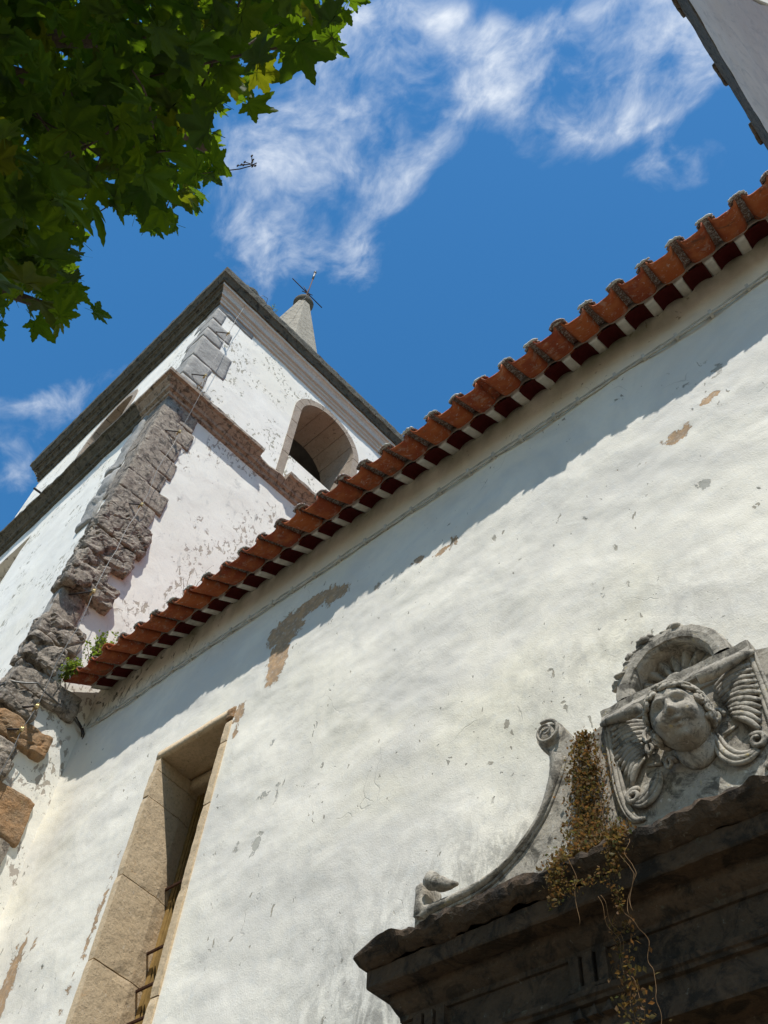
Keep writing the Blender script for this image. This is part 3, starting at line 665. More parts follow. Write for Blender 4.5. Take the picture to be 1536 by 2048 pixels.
# corner stones
for k, (z0, z1, w_, wl) in enumerate(((11.96, 12.47, .58, .34), (12.47, 13.13, .40, .55), (13.13, 13.86, .64, .36), (13.86, 14.2, .36, .52), (14.2, 14.58, .46, .30), (14.58, 15.02, .20, .50), (15.02, 15.24, .80, .36))):
    v, f = rough_box((-wl, -.012, z0 + .006), (.014, w_, z1 - .006), res=.06, amp=.012, seed=60 + k, freq=5, rnd=.014); tpart('quoin', mesh('quoin', v, f, True), 'quoin')
Q_ = [(11.27, 11.70, .55, .45, .02, .010), (10.86, 11.26, .60, .38, .025, .014), (10.42, 10.85, .50, .45, .03, .016), (10.03, 10.41, .57, .35, .03, .018), (9.68, 10.02, .50, .42, .03, .018), (9.28, 9.67, .64, .35, .04, .018),
      (8.88, 9.27, .56, .38, .05, .024), (8.36, 8.87, .63, .26, .09, .038), (7.93, 8.35, .56, .26, .10, .042), (7.63, 7.92, .36, .25, .10, .038), (7.30, 7.62, .54, .24, .15, .036),
      (6.86, 7.29, .26, .22, .02, .010), (6.52, 6.85, .44, .22, .10, .036), (6.17, 6.51, .32, .25, .12, .040), (5.88, 6.16, .68, .2, .07, .030), (5.58, 5.87, .32, .25, .11, .036),
      (5.31, 5.57, .58, .2, .09, .030), (4.95, 5.30, .36, .25, .10, .036), (4.50, 4.94, .71, .25, .05, .024)]
zq = 4.48
while zq > GZ + .3: Q_.append((max(GZ, zq - .52), zq, .45 + .2 * (len(Q_) % 2), .3, .05, .02)); zq -= .53
for k, (z0, z1, w_, wl, pr, am) in enumerate(Q_):
    wl = wl if k < 6 else min(wl, .17)
    v, f = rough_box((-wl, -pr * .4 - .012, z0 + am * .12), (pr, w_, z1 - am * .12), res=.024 if z0 > 4 else .1, amp=am * .8, seed=100 + k, freq=6 if am > .03 else 5, rnd=.012 + am * .45)
    tpart('quoin', mesh('quoin', v, f, am < .02), 'ochre' if k in (16, 18) else ('quoin' if k == 11 else 'rough'), label='rounded ochre corner stone' if k in (16, 18) else None)
v, f = rough_box((-.16, -.02, 4.3), (.03, .30, 11.6), res=.12, amp=.02, seed=77, freq=5, rnd=.02); tpart('rubble_core', mesh('rubble_core', v, f, True), 'rough')
# thin slabs of render left standing along the corner of the left face
for k, (z0, z1, x0, x1) in enumerate(((10.2, 11.6, -.75, -.40), (8.9, 10.1, -.72, -.36))):
    v, f = rough_box((x0, -.045, z0), (x1, .02, z1), res=.06, amp=.03, seed=300 + k, freq=4, rnd=.03); tpart('render_edge', mesh('render_edge', v, f, True), 'quoin')

# string course, stone by stone, and crowning cornice
PS = [(0, 11.66), (.045, 11.68), (.055, 11.74), (.10, 11.755), (.115, 11.80), (.185, 11.855), (.20, 11.885), (.25, 11.895), (.255, 11.955), (-.02, 12.02)]
PBROK = [(0, 11.66), (.045, 11.68), (.055, 11.74), (.10, 11.755), (.115, 11.80), (.15, 11.84), (.14, 11.89), (-.02, 11.93)]
def run(name, prof, pts, mat, amp=.008, seed=0, parent=None):
    """pts: list of (x, y, nx, ny) in the tower frame"""
    path = []; nn = []
    for (p, q) in zip(pts[:-1], pts[1:]):
        L = math.dist(p[:2], q[:2]); n = max(1, int(L / .09))
        for i in range(n + (1 if q is pts[-1] else 0)):
            t = i / n; path.append((lerp(p[0], q[0], t), lerp(p[1], q[1], t)))
            e = 1e-6
            if i == 0: nn.append((p[2], p[3]))
            elif i == n: nn.append((q[2], q[3]))
            else:
                dx, dy_ = q[0] - p[0], q[1] - p[1]; nn.append((dy_ / L, -dx / L))
    return tpart(name, sweep(prof, path, nn, name, amp, 5, seed), mat, parent)
gp = .004
run('string_course_stone', PS, [(-.62, 0, 0, -1), (0, 0, 1, -1), (0, .36, 1, 0)], 'string', .006, 1)
for k, (a, b, pf) in enumerate(((.36, .98, PS), (.98, 1.62, PS), (1.62, 2.16, PBROK), (2.16, 2.92, PS), (2.92, 3.7, PS), (3.7, 4.6, PS), (4.6, TW, PS))):
    run('string_course_stone', pf, [(0, a + gp, 1, 0), (0, b - gp, 1, 0)], 'string', .014 if pf is PS else .03, 5 + k)
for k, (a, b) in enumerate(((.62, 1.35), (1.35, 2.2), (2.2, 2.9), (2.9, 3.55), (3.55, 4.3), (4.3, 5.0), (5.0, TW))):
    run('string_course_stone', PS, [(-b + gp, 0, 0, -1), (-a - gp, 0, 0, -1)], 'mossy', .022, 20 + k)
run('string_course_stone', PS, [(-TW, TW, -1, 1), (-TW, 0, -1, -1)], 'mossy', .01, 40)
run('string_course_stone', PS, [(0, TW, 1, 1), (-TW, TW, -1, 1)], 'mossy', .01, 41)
PC = [(0, 15.20), (.04, 15.205), (.045, 15.27), (.075, 15.285), (.06, 15.31), (.065, 15.37), (.11, 15.385), (.10, 15.42), (.115, 15.50), (.15, 15.545), (.185, 15.555), (.19, 15.625)]
PT = [(.19, 15.615), (.225, 15.62), (.235, 15.66), (.275, 15.74), (.30, 15.76), (.31, 15.90), (.30, 15.965), (.0, 16.02), (-.35, 16.10)]
sides = [((-TW, 0, 0, -1), (0, 0, 1, -1), (0, TW, 1, 1)), ((0, TW, 1, 1), (-TW, TW, -1, 1), (-TW, 0, -1, -1))]
for (nm, mt, pr) in (('cornice', 'cornice', PC), ('cornice_cap', 'mossy', PT)):
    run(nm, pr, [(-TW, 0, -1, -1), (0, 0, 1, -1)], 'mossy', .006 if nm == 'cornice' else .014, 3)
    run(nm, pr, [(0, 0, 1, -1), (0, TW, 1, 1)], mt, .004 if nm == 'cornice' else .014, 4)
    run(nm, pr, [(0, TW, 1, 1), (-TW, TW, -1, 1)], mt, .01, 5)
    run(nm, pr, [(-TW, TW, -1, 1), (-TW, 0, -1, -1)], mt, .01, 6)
mb = MB(); mb.add([(-.2, .2, 16.06), (-TW + .2, .2, 16.06), (-TW + .2, TW - .2, 16.06), (-.2, TW - .2, 16.06)], [(0, 3, 2, 1)]); tpart('tower_roof', mb.mesh('tower_roof'), 'mossy')
v, f = rough_box((-.02, .12, 15.97), (.24, .85, 16.20), res=.05, amp=.05, seed=9, rnd=.06, freq=7); tpart('parapet_rubble', mesh('parapet_rubble', v, f, True), 'mossy')
# spire, octagonal, with ball
V_ = []; F_ = []; cx, cy = -TW / 2, TW / 2; lv = [(16.0, 2.05), (18, 1.64), (20, 1.24), (22, .84), (23.2, .60), (24.2, .40), (25.08, .225)]
for (z, r) in lv:
    for j in range(8):
        for s in range(3):
            a0 = 2 * PI * (j + .5) / 8; a1 = 2 * PI * (j + 1.5) / 8; t = s / 3
            V_.append((cx + r * lerp(math.cos(a0), math.cos(a1), t), cy + r * lerp(math.sin(a0), math.sin(a1), t), z))
n = 24
for i in range(len(lv) - 1):
    for j in range(n): F_.append((i * n + j, i * n + (j + 1) % n, (i + 1) * n + (j + 1) % n, (i + 1) * n + j))
F_.append(tuple(range((len(lv) - 1) * n, len(lv) * n)))
spire = tpart('spire', mesh('spire', V_, F_), 'spire')
mb = MB(); mb.ball((cx, cy, 25.27), .30, 24, 14, (1, 1, .82)); mb.v = [tuple(Vector(v) * 1 + Vector((nz(v, 6), nz(v, 6, 2), nz(v, 6, 3))) * .015) for v in mb.v]; tpart('ball', mb.mesh('ball', True), 'mossy', spire)

# iron cross and rod on the spire
cr = thing('iron_cross', 'rusty iron cross with a lightning rod on top of the stone spire', 'cross', (TQ[0], TQ[1], 0), TR)
def cpart(nm, mt, mb_): return part(nm, mb_.mesh(nm, True), mt, cr, True)
mb = MB(); mb.tube([(cx, cy, 25.45), (cx, cy, 26.4)], .026, 8); cpart('shaft', 'iron', mb)
mb = MB(); mb.tube([(cx + .03, cy, 25.5), (cx + .03, cy, 27.3)], .018, 8); cpart('rod', 'iron', mb)
mb = MB(); mb.tube([(cx + .03, cy, 27.3), (cx + .03, cy, 27.75)], .036, 8); mb.ball((cx + .03, cy, 27.85), .05, 10, 8); cpart('rod_tip', 'steel', mb)
mb = MB(); mb.tube([(cx, cy - .62, 26.15), (cx, cy + .62, 26.15)], .017, 6); cpart('arm', 'darkiron', mb)
for a in range(4):
    ang = PI / 4 + a * PI / 2; mb = MB(); mb.tube([(cx, cy, 26.15), (cx, cy + .26 * math.cos(ang), 26.15 + .26 * math.sin(ang))], [.022, .012], 6); cpart('ray', 'darkiron', mb)

# lightning conductor down the corner
lc = thing('lightning_conductor', 'thin metal lightning conductor held off the tower corner by brass clamps', 'cable', (TQ[0], TQ[1], 0), TR)
cl = [(.15, .352, 15.757), (.15, .321, 14.276), (.15, .293, 12.617), (.34, .292, 11.98), (.15, .325, 10.906), (.15, .31, 9.073), (.26, .235, 7.25), (.2, .269, 5.67), (.18, .246, 5.39), (.15, .25, 3.6), (.15, .25, .5), (.15, .25, GZ)]
wire = [(cx + .26, cy - .12, 25.2), (cx + .42, cy - .3, 24.3), (cx + 1.0, cy - .9, 21.0), (cx + 1.9, cy - 1.8, 16.9), (.1, .75, 16.25), (.36, .62, 16.05), (.40, .5, 15.9)] + cl
pts = []
for (p, q) in zip(wire[:-1], wire[1:]):
    L = math.dist(p, q); n = max(2, int(L / .25))
    for i in range(n):
        t = i / n; s_ = math.sin(t * PI) * min(.05, L * .02); v = Vector(p).lerp(Vector(q), t); pts.append(v + Vector((s_ * .4, s_ * nz(v, 1.3, 5) * 2, 0)))
mb = MB(); mb.tube(pts, .0042, 6); part('wire', mb.mesh('wire', True), 'steel', lc, True)
for k, c_ in enumerate(cl[:9]):
    if k in (3,): continue
    mb = MB(); mb.ball(c_, .024, 8, 6); mb.box((c_[0] - .05, c_[1] - .012, c_[2] - .03), (c_[0] + .02, c_[1] + .012, c_[2] + .03)); part('clamp', mb.mesh('clamp'), 'brass', lc, True)
    mb = MB(); mb.tube([c_, (.02, c_[1] - .16, c_[2] - .02), (-.03, c_[1] - .17, c_[2] - .02)], .010, 6); part('bracket', mb.mesh('bracket'), 'darkiron', lc, True)
# iron rod in the left face
rd = thing('iron_rod', 'short iron rod sticking out above the ledge of the left tower face', 'rod', (TQ[0], TQ[1], 0), TR)
mb = MB(); mb.tube([(-4.2, .05, 13.2), (-4.28, -.22, 13.28)], .022, 6); part('rod', mb.mesh('rod'), 'darkiron', rd, True)

# thin festoon cable across the foot of the corner
fc = thing('festoon_cable', 'thin drooping wire strung round the rough tower corner to the wall', 'cable', (TQ[0], TQ[1], 0), TR)
fp = [(-1.2, -.25, 5.55), (-.3, -.22, 5.72), (.10, -.03, 5.83), (.17, .18, 5.92), (.10, .40, 5.93), (.04, .64, 5.97), (.05, .80, 5.86), (.07, .86, 5.80)]
pts = []
for (p, q) in zip(fp[:-1], fp[1:]):
    for i in range(5): v = Vector(p).lerp(Vector(q), i / 5); pts.append(v + Vector((0, 0, -.012 * math.sin(PI * i / 5))))
mb = MB(); mb.tube(pts, .0095, 6); part('wire', mb.mesh('wire', True), 'steel', fc, True)
mb = MB()
for k in range(4): mb.tube([(.06, .66 + .05 * k, 5.96 - .03 * k), (.075, .72 + .04 * k, 5.90 - .03 * k), (.05, .80 + .02 * k, 5.88 - .05 * k)], .007, 5)
part('loose_wire', mb.mesh('loose_wire'), 'darkiron', fc, True)

# ------------------------------------------------------------------ taller neighbouring wall, upper right
nb = thing('neighbouring_building', 'tall shaded plaster wall with a grimy top edge rising beyond the eave', 'building', (2.2, 6, GZ))
NX, NZT = 1.62, 15.9
v, f = rough_box((NX, 2.7, GZ), (NX + 5, 12, NZT), res=.33, amp=.01, seed=2, rnd=.02, freq=1.5)
V_ = []; F_ = []
ny_, nz_ = 120, 60
for j in range(nz_ + 1):
    for i in range(ny_ + 1):
        y = lerp(2.7, 12, i / ny_); z = lerp(7.0, NZT, j / nz_); o = .02 * nz((0, y, z), 1.2, 6) + .012 * nz((0, y, z), 4, 7); V_.append((NX + o, y, z + (.02 * nz((0, y, 0), 3) + .01 * nz((0, y, 0), 9) if j == nz_ else 0)))
for j in range(nz_):
    for i in range(ny_): F_.append((j * (ny_ + 1) + i, (j + 1) * (ny_ + 1) + i, (j + 1) * (ny_ + 1) + i + 1, j * (ny_ + 1) + i + 1))
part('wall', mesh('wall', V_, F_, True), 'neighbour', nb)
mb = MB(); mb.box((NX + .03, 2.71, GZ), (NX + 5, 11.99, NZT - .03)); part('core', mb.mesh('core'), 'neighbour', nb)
v, f = rough_box((NX - .03, 2.68, NZT - .62), (NX + .12, 12, NZT + .05), res=.06, amp=.02, seed=12, rnd=.03, freq=3)
n_ = int(9.3 / .08); V_ = []; F_ = []; pr = [(-.012, -.85), (.010, -.82), (.016, -.5), (.03, -.2), (.045, -.06), (.04, .03), (-.1, .08)]
pth = [(NX, lerp(2.68, 12, i / n_)) for i in range(n_ + 1)]
part('coping', sweep(pr, pth, [(-1, 0)] * len(pth), 'coping', .02, 3, 4), 'mossy', nb, mw=Matrix.Translation((0, 0, NZT)))
for k, y in enumerate((4.46, 5.60, 6.9, 3.2)):
    v, f = rough_box((NX - .09, y, NZT + .02), (NX + .2, y + .42, NZT + .10), res=.05, amp=.015, seed=40 + k, rnd=.03); part('tile_end', mesh('tile_end', v, f, True), 'mossy', nb)
#PORTAL
# ------------------------------------------------------------------ stone portal
PX = -1.0
portal = thing('stone_portal', 'weathered carved stone portal with scrolled gable over a dark cornice', 'portal', (PX, 2.7, GZ))
FY = 2.62; FX0, FX1 = -2.32, .32
def ent(name, prof, mat, amp, seed, step=.022, x0=FX0, x1=FX1, y=FY, side=.42):
    path = []; nn = []
    def seg(p, q, n0, n1, last=False):
        L = math.dist(p, q); n = max(1, int(L / step))
        for i in range(n + (1 if last else 0)):
            path.append((lerp(p[0], q[0], i / n), lerp(p[1], q[1], i / n))); nn.append(n0 if i == 0 else (n1 if i < n else n1))
    seg((x0, WY + .03), (x0, y), (-side, 0), (-side, 0)); 
    k = len(path); seg((x0, y), (x1, y), (-side, -1), (0, -1)); seg((x1, y), (x1, WY + .03), (side, -1), (side, 0), True)
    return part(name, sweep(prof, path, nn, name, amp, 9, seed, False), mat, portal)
# cornice: broken lip, fascia, bed mould
ent('cornice_crown', [(.155, 1.856), (.165, 1.858), (.195, 1.872), (.215, 1.892), (.222, 1.915), (.205, 1.932), (.10, 1.945), (-.30, 1.965)], 'portal', .030, 1, .014)
ent('cornice_fascia', [(.07, 1.790), (.145, 1.788), (.150, 1.795), (.152, 1.858), (.10, 1.862)], 'portal', .006, 2)
ent('bed_mould', [(0, 1.706), (.012, 1.708), (.016, 1.725), (.03, 1.735), (.055, 1.760), (.06, 1.792), (.10, 1.796)], 'portal', .005, 3)
ent('frieze', [(0, 1.585), (0, 1.60), (0, 1.65), (0, 1.712), (-.1, 1.715)], 'portal', .007, 4, .03, side=.0001)
ent('taenia', [(0, 1.545), (.02, 1.548), (.024, 1.560), (.034, 1.565), (.036, 1.583), (0, 1.588)], 'portal', .004, 5)
ent('architrave', [(-.16, 1.440), (0, 1.440), (.002, 1.45), (.002, 1.55)], 'portal', .006, 6, .03, side=.05)
mb = MB(); mb.box((FX0 + .02, FY + .13, 1.30), (FX1 - .02, WY, 1.44)); part('soffit', mb.mesh('soffit'), 'portal', portal)
def triglyph(xc):
    mb = MB()
    for k in range(3): mb.box((xc - .075 + k * .054, FY - .022, 1.595), (xc - .075 + k * .054 + .038, FY + .01, 1.712))
    mb.box((xc - .085, FY - .03, 1.588), (xc + .085, FY + .01, 1.600)); t = part('triglyph', mb.mesh('triglyph'), 'portal', portal)
    for k in range(3):
        x = xc - .055 + k * .055; m2 = MB(); m2.add([(x - .02, FY - .034, 1.500), (x + .02, FY - .034, 1.500), (x + .02, FY + .002, 1.500), (x - .02, FY + .002, 1.500), (x, FY - .014, 1.546)], [(0, 3, 2, 1), (0, 1, 4), (1, 2, 4), (2, 3, 4), (3, 0, 4)])
        part('gutta', m2.mesh('gutta'), 'portal', t)
for dx in (-1.18, -.50, .50, 1.18): triglyph(PX + dx)
for s in (-1, 1):
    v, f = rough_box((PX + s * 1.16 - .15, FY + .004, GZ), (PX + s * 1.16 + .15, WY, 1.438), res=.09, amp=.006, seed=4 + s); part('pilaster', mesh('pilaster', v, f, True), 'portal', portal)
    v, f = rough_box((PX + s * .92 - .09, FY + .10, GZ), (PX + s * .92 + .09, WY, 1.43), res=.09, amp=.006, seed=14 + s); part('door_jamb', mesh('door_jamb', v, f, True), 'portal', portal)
mb = MB()
for k in range(8): mb.box((PX - .83 + k * .2075, 2.93, GZ), (PX - .83 + k * .2075 + .2, 2.97, 1.35))
part('door', mb.mesh('door'), 'wood', portal)

# gable: centre panel between scrolled wings
PY = 2.70
def grid_prism(poly, y0, y1, amp, seed, name, mat, par, res=.03):
    """polygon (x,z) with rough front face: front triangulated with an inner grid via bmesh"""
    bm = bmesh.new(); vs = [bm.verts.new((x, y0, z)) for x, z in poly]; f = bm.faces.new(vs)
    ext = bmesh.ops.extrude_face_region(bm, geom=[f]); 
    for e in ext['geom']:
        if isinstance(e, bmesh.types.BMVert): e.co.y = y1
    bmesh.ops.recalc_face_normals(bm, faces=bm.faces)
    bmesh.ops.triangulate(bm, faces=[f_ for f_ in bm.faces if len(f_.verts) > 4])
    for _ in range(5):
        le = [e for e in bm.edges if e.calc_length() > res * 2.2]
        if not le: break
        bmesh.ops.subdivide_edges(bm, edges=le, cuts=1); bmesh.ops.triangulate(bm, faces=[f_ for f_ in bm.faces if len(f_.verts) > 3])
    for v in bm.verts:
        if v.co.y < y1 - .01: v.co += Vector((nz(v.co, 11, seed), nz(v.co, 9, seed + 1) * 1.2, nz(v.co, 11, seed + 2))) * amp
    me_ = bpy.data.meshes.new(name); bm.to_mesh(me_); bm.free()
    return part(name, me_, mat, par)
R3 = lambda u: PX + u
panel = grid_prism([(R3(-.335), 1.95), (R3(.335), 1.95), (R3(.345), 2.30), (R3(.335), 2.70), (R3(-.335), 2.70), (R3(-.345), 2.30)], PY, WY + .02, .005, 3, 'panel', 'carved', portal)
# moulded bar that crowns the panel
path = [(R3(lerp(-.335, .335, i / 30)), PY) for i in range(31)]
part('panel_cornice', sweep([(0, 2.640), (.012, 2.642), (.016, 2.668), (.035, 2.675), (.040, 2.690), (.030, 2.715), (.034, 2.745), (.0, 2.772), (-.14, 2.775)], path, [(0, -1)] * 31, 'panel_cornice', .007, 11, 7), 'carved', portal)
# half-round medallion with a fluted shell
poly = arc(PX, 2.765, .262, 0, PI, 28)
med = grid_prism(poly, PY + .075, WY + .02, .003, 5, 'medallion', 'carved', portal, .05)
V_ = []; F_ = []; prof = [(.180, .092), (.181, .014), (.186, .006), (.194, .002), (.197, -.006), (.225, -.010), (.255, -.006), (.262, .004), (.264, .095)]; na = 40
for i in range(na + 1):
    a = PI * i / na
    for (r, dy_) in prof:
        e = nz((math.cos(a) * 3, r * 9, math.sin(a) * 3), 2.5, 3) * .006; V_.append((PX + (r + e) * math.cos(a), PY - .015 + dy_, 2.765 + (r + e) * math.sin(a)))
m = len(prof)
for i in range(na):
    for j in range(m - 1): F_.append((i * m + j, i * m + j + 1, (i + 1) * m + j + 1, (i + 1) * m + j))
part('rim', mesh('rim', V_, F_, False), 'carved', med)
for k in range(9):
    a = PI * (k + .5) / 9; a0 = a - PI / 21; a1 = a + PI / 21; c0 = (PX, 2.765)
    V_ = []; F_ = []; nr_ = 7
    for i in range(nr_):
        r = lerp(.035, .180, i / (nr_ - 1))
        for j in range(5):
            aa = lerp(a0, a1, j / 4); h = .024 * (1 - (2 * j / 4 - 1) ** 2) * min(1, i / 2 + .3); V_.append((c0[0] + r * math.cos(aa), PY + .072 - h, c0[1] + r * math.sin(aa)))
    for i in range(nr_ - 1):
        for j in range(4): F_.append((i * 5 + j, i * 5 + j + 1, (i + 1) * 5 + j + 1, (i + 1) * 5 + j))
    part('flute', mesh('flute', V_, F_, True), 'carved', med)
mb = MB(); rr = random.Random(5)
for k in range(60):                                           # knobbly leaf crest worn along the top
    a = lerp(PI * .36, PI * .88, k / 59) ; r = .257 + rr.uniform(-.014, .014)
    mb.ball((PX + r * math.cos(a), PY - .01 + rr.uniform(-.012, .05), 2.765 + r * math.sin(a)), rr.uniform(.014, .027), 9, 6, (1.3, .8, .7))
mb.v = [tuple(Vector(v) + Vector((nz(v, 40, 1), nz(v, 40, 2), nz(v, 40, 3))) * .012) for v in mb.v]
part('leaf_crest', mb.mesh('leaf_crest', True), 'carved', med)
mb = MB(); mb.ball((PX, PY + .03, 2.775), .04, 14, 8, (1.2, 1, .7)); part('boss', mb.mesh('boss', True), 'carved', med)

# scrolled wings either side
def smooth_curve(pts, n=8):
    out_ = []
    P = [pts[0]] + list(pts) + [pts[-1]]
    for i in range(1, len(P) - 2):
        p0, p1, p2, p3 = (Vector((*p, 0)) for p in P[i - 1:i + 3])
        for k in range(n):
            t = k / n; out_.append(tuple((.5 * ((2 * p1) + (-p0 + p2) * t + (2 * p0 - 5 * p1 + 4 * p2 - p3) * t * t + (-p0 + 3 * p1 - 3 * p2 + p3) * t ** 3))[:2]))
    out_.append(tuple(pts[-1])); return out_
edge = smooth_curve([(-1.36, 1.95), (-1.365, 2.16), (-1.345, 2.225), (-1.29, 2.215), (-1.15, 2.214), (-.95, 2.232), (-.80, 2.305), (-.70, 2.42), (-.640, 2.555), (-.625, 2.64), (-.622, 2.70)])
curl = smooth_curve([(-.622, 2.70), (-.66, 2.745), (-.685, 2.80), (-.66, 2.85), (-.605, 2.865), (-.56, 2.835), (-.525, 2.76), (-.49, 2.70), (-.44, 2.69), (-.335, 2.725)])
inner = smooth_curve([(-1.30, 2.165), (-1.15, 2.172), (-1.00, 2.188), (-.88, 2.235), (-.755, 2.325), (-.655, 2.43), (-.590, 2.54), (-.565, 2.60), (-.555, 2.645)])
for s in (-1, 1):
    mir = lambda L: [(PX - s * u, z) for u, z in L] if s > 0 else [(PX + u, z) for u, z in L]
    poly = mir(edge + curl[1:] + [(-.335, 1.95)])
    wing = grid_prism(poly if s < 0 else poly[::-1], PY + .012, WY + .02, .004, 8 + s, 'scroll_wing', 'carved', portal)
    a = mir(inner)
    mb = MB(); mb.tube([(x, PY + .010, z) for x, z in a], [.003] + [.008] * (len(a) - 2) + [.004], 8); part('fillet', mb.mesh('fillet', True), 'carved', wing)
    mb = MB(); mb.tube([(lerp(x, e[0], .0) + s * -.024 * 0 - (0.022 if s < 0 else -.022) * .9, PY + .008, z + .026) for (x, z), e in zip(a, a)], [.003] + [.006] * (len(a) - 2) + [.003], 8); part('fillet', mb.mesh('fillet', True), 'carved', wing)
    # border band raised between fillet and edge
    ee = mir(edge)[10:]; V_ = []; F_ = []; nn_ = min(len(ee), len(a)) 
    for i in range(nn_):
        t = i / (nn_ - 1); p = ee[int(t * (len(ee) - 1))]; q = a[int(t * (len(a) - 1))]
        for w_, dy_ in ((0, .0), (.06, -.020), (.5, -.026), (.80, -.022), (.86, .004)): V_.append((lerp(p[0], q[0], w_), PY + .012 + dy_ + nz((p[0], i, w_), 6) * .003, lerp(p[1], q[1], w_)))
    for i in range(nn_ - 1):
        for j in range(4): F_.append((i * 5 + j, i * 5 + j + 1, (i + 1) * 5 + j + 1, (i + 1) * 5 + j) if s < 0 else (i * 5 + j, (i + 1) * 5 + j, (i + 1) * 5 + j + 1, i * 5 + j + 1))
    part('border_band', mesh('border_band', V_, F_, True), 'carved', wing)
    # rolled ends
    for (u, z, r, nm) in ((-.618, 2.795, .068, 'upper_volute'), (-1.315, 2.285, .055, 'lower_volute')):
        mb = MB(); xx = PX - s * u if s > 0 else PX + u
        spiral = [(xx + (-1 if s < 0 else 1) * r * (1 - t * .75) * math.cos(t * 3.2 * PI + 1.2), PY - .012 - .018 * t, z + r * (1 - t * .75) * math.sin(t * 3.2 * PI + 1.2)) for t in [i / 36 for i in range(37)]]
        mb.tube(spiral, [.009 * (1 - .45 * i / 36) for i in range(37)], 8)
        if nm == 'upper_volute': part(nm, mb.mesh(nm, True), 'carved', wing)
        V2, F2 = rough_box((xx - r * .95, PY - .016, z - r * .95), (xx + r * .95, PY + .14, z + r * .95), res=.02, amp=.004, seed=3, rnd=r * .8) if nm == 'upper_volute' else rough_box((xx - .048, PY - .018, z - .11), (xx + .020, PY + .12, z + .055), res=.016, amp=.007, seed=3, rnd=.028); part('volute_core', mesh('volute_core', V2, F2, True), 'carved', wing)
    # broken leaf lying on the lower volute
    mb = MB(); c0 = -1.26
    ln = [(c0 - .01 + .15 * t, 2.325 - .075 * t - .012 * math.sin(t * PI)) for t in [i / 8 for i in range(9)]]
    mb.tube([(x, PY - .01, z) for x, z in mir(ln)], [.036, .040, .037, .034, .030, .026, .021, .016, .010], 10); mb.v = [(a_ + nz((a_, b_, c_), 28, 3) * .008, b_, c_ + nz((a_, b_, c_), 28, 4) * .010) for a_, b_, c_ in mb.v]; part('leaf_roll', mb.mesh('leaf_roll', True), 'carved', wing)

# winged cherub head on the panel
ch = MB()
HC = Vector((PX + .022, 2.595, 2.455))
def bumpf(az, el, A, E, sa, se): return math.exp(-((az - A) / sa) ** 2 - ((el - E) / se) ** 2)
nu, nv = 72, 56; V_ = []; F_ = []
tilt = Matrix.Rotation(math.radians(14), 3, 'X') @ Matrix.Rotation(math.radians(-6), 3, 'Y'); turn = Matrix.Rotation(math.radians(8), 3, 'Z')
for i in range(nv + 1):
    el = -90 + 180 * i / nv
    for j in range(nu):
        az = -180 + 360 * j / nu
        ce, se_ = math.cos(math.radians(el)), math.sin(math.radians(el)); d = Vector((ce * math.sin(math.radians(az)), -ce * math.cos(math.radians(az)), se_))
        r = 1 / math.sqrt((d.x / .108) ** 2 + (d.y / .118) ** 2 + (d.z / .124) ** 2)
        aa = abs(az)
        r += .040 * bumpf(az, el, 0, -9, 6.2, 6) + .022 * bumpf(az, el, 0, 3, 5.5, 9) + .008 * bumpf(aa, el, 7, -11, 4, 4)
        r += -.034 * bumpf(aa, el, 22, 8, 11, 7) + .018 * bumpf(aa, el, 22, 6, 6, 3.8) + .014 * bumpf(aa, el, 20, 20, 15, 5)
        r += .020 * bumpf(aa, el, 33, -19, 14, 13) + .020 * bumpf(az, el, 0, -26.5, 7.5, 3.0) - .024 * bumpf(az, el, 0, -31, 8, 2.2) + .018 * bumpf(az, el, 0, -36, 6, 3.2)
        r += -.006 * bumpf(az, el, 0, -43, 12, 3.5) + .018 * bumpf(az, el, 0, -54, 18, 9) + .010 * bumpf(aa, el, 14, 36, 16, 9)
        p = tilt @ turn @ (d * r); p += Vector((nz(p, 30, 2), nz(p, 30, 3), nz(p, 30, 4))) * .0022
        V_.append(HC + p)
for i in range(nv):
    for j in range(nu): F_.append((i * nu + j, i * nu + (j + 1) % nu, (i + 1) * nu + (j + 1) % nu, (i + 1) * nu + j))
head = part('cherub_head', mesh('cherub_head', V_, F_, True), 'carved', portal, label='carved cherub face with curly hair')
mb = MB(); rr = random.Random(11)
for k in range(420):
    az = rr.uniform(-150, 150); el = rr.uniform(-25, 85)
    lim = 30 + 14 * math.cos(math.radians(az * 2)) + rr.uniform(-3, 6)
    if abs(az) < 62 and el < lim: continue
    if abs(az) < 75 and el < -5: continue
    ce, se_ = math.cos(math.radians(el)), math.sin(math.radians(el)); d = Vector((ce * math.sin(math.radians(az)), -ce * math.cos(math.radians(az)), se_))
    p = tilt @ turn @ Vector((d.x * .112, d.y * .124, d.z * .132)); c = HC + p; q = d.orthogonal().normalized(); q2 = d.cross(q); rad = rr.uniform(.014, .026)
    ph = rr.uniform(0, 6)
    pts = [c + (q * math.cos(ph + t * 5.2) + q2 * math.sin(ph + t * 5.2)) * rad * (1 - .6 * t) + d * (.016 * t) for t in [i / 9 for i in range(10)]]
    mb.tube(pts, [.007, .009, .010, .010, .009, .009, .008, .007, .006, .004], 6)
part('hair', mb.mesh('hair', True), 'carved', head)
mb = MB(); mb.ball(HC + Vector((0, .095, -.07)), .08, 16, 10, (1.05, .6, 1.2)); part('neck', mb.mesh('neck', True), 'carved', head)
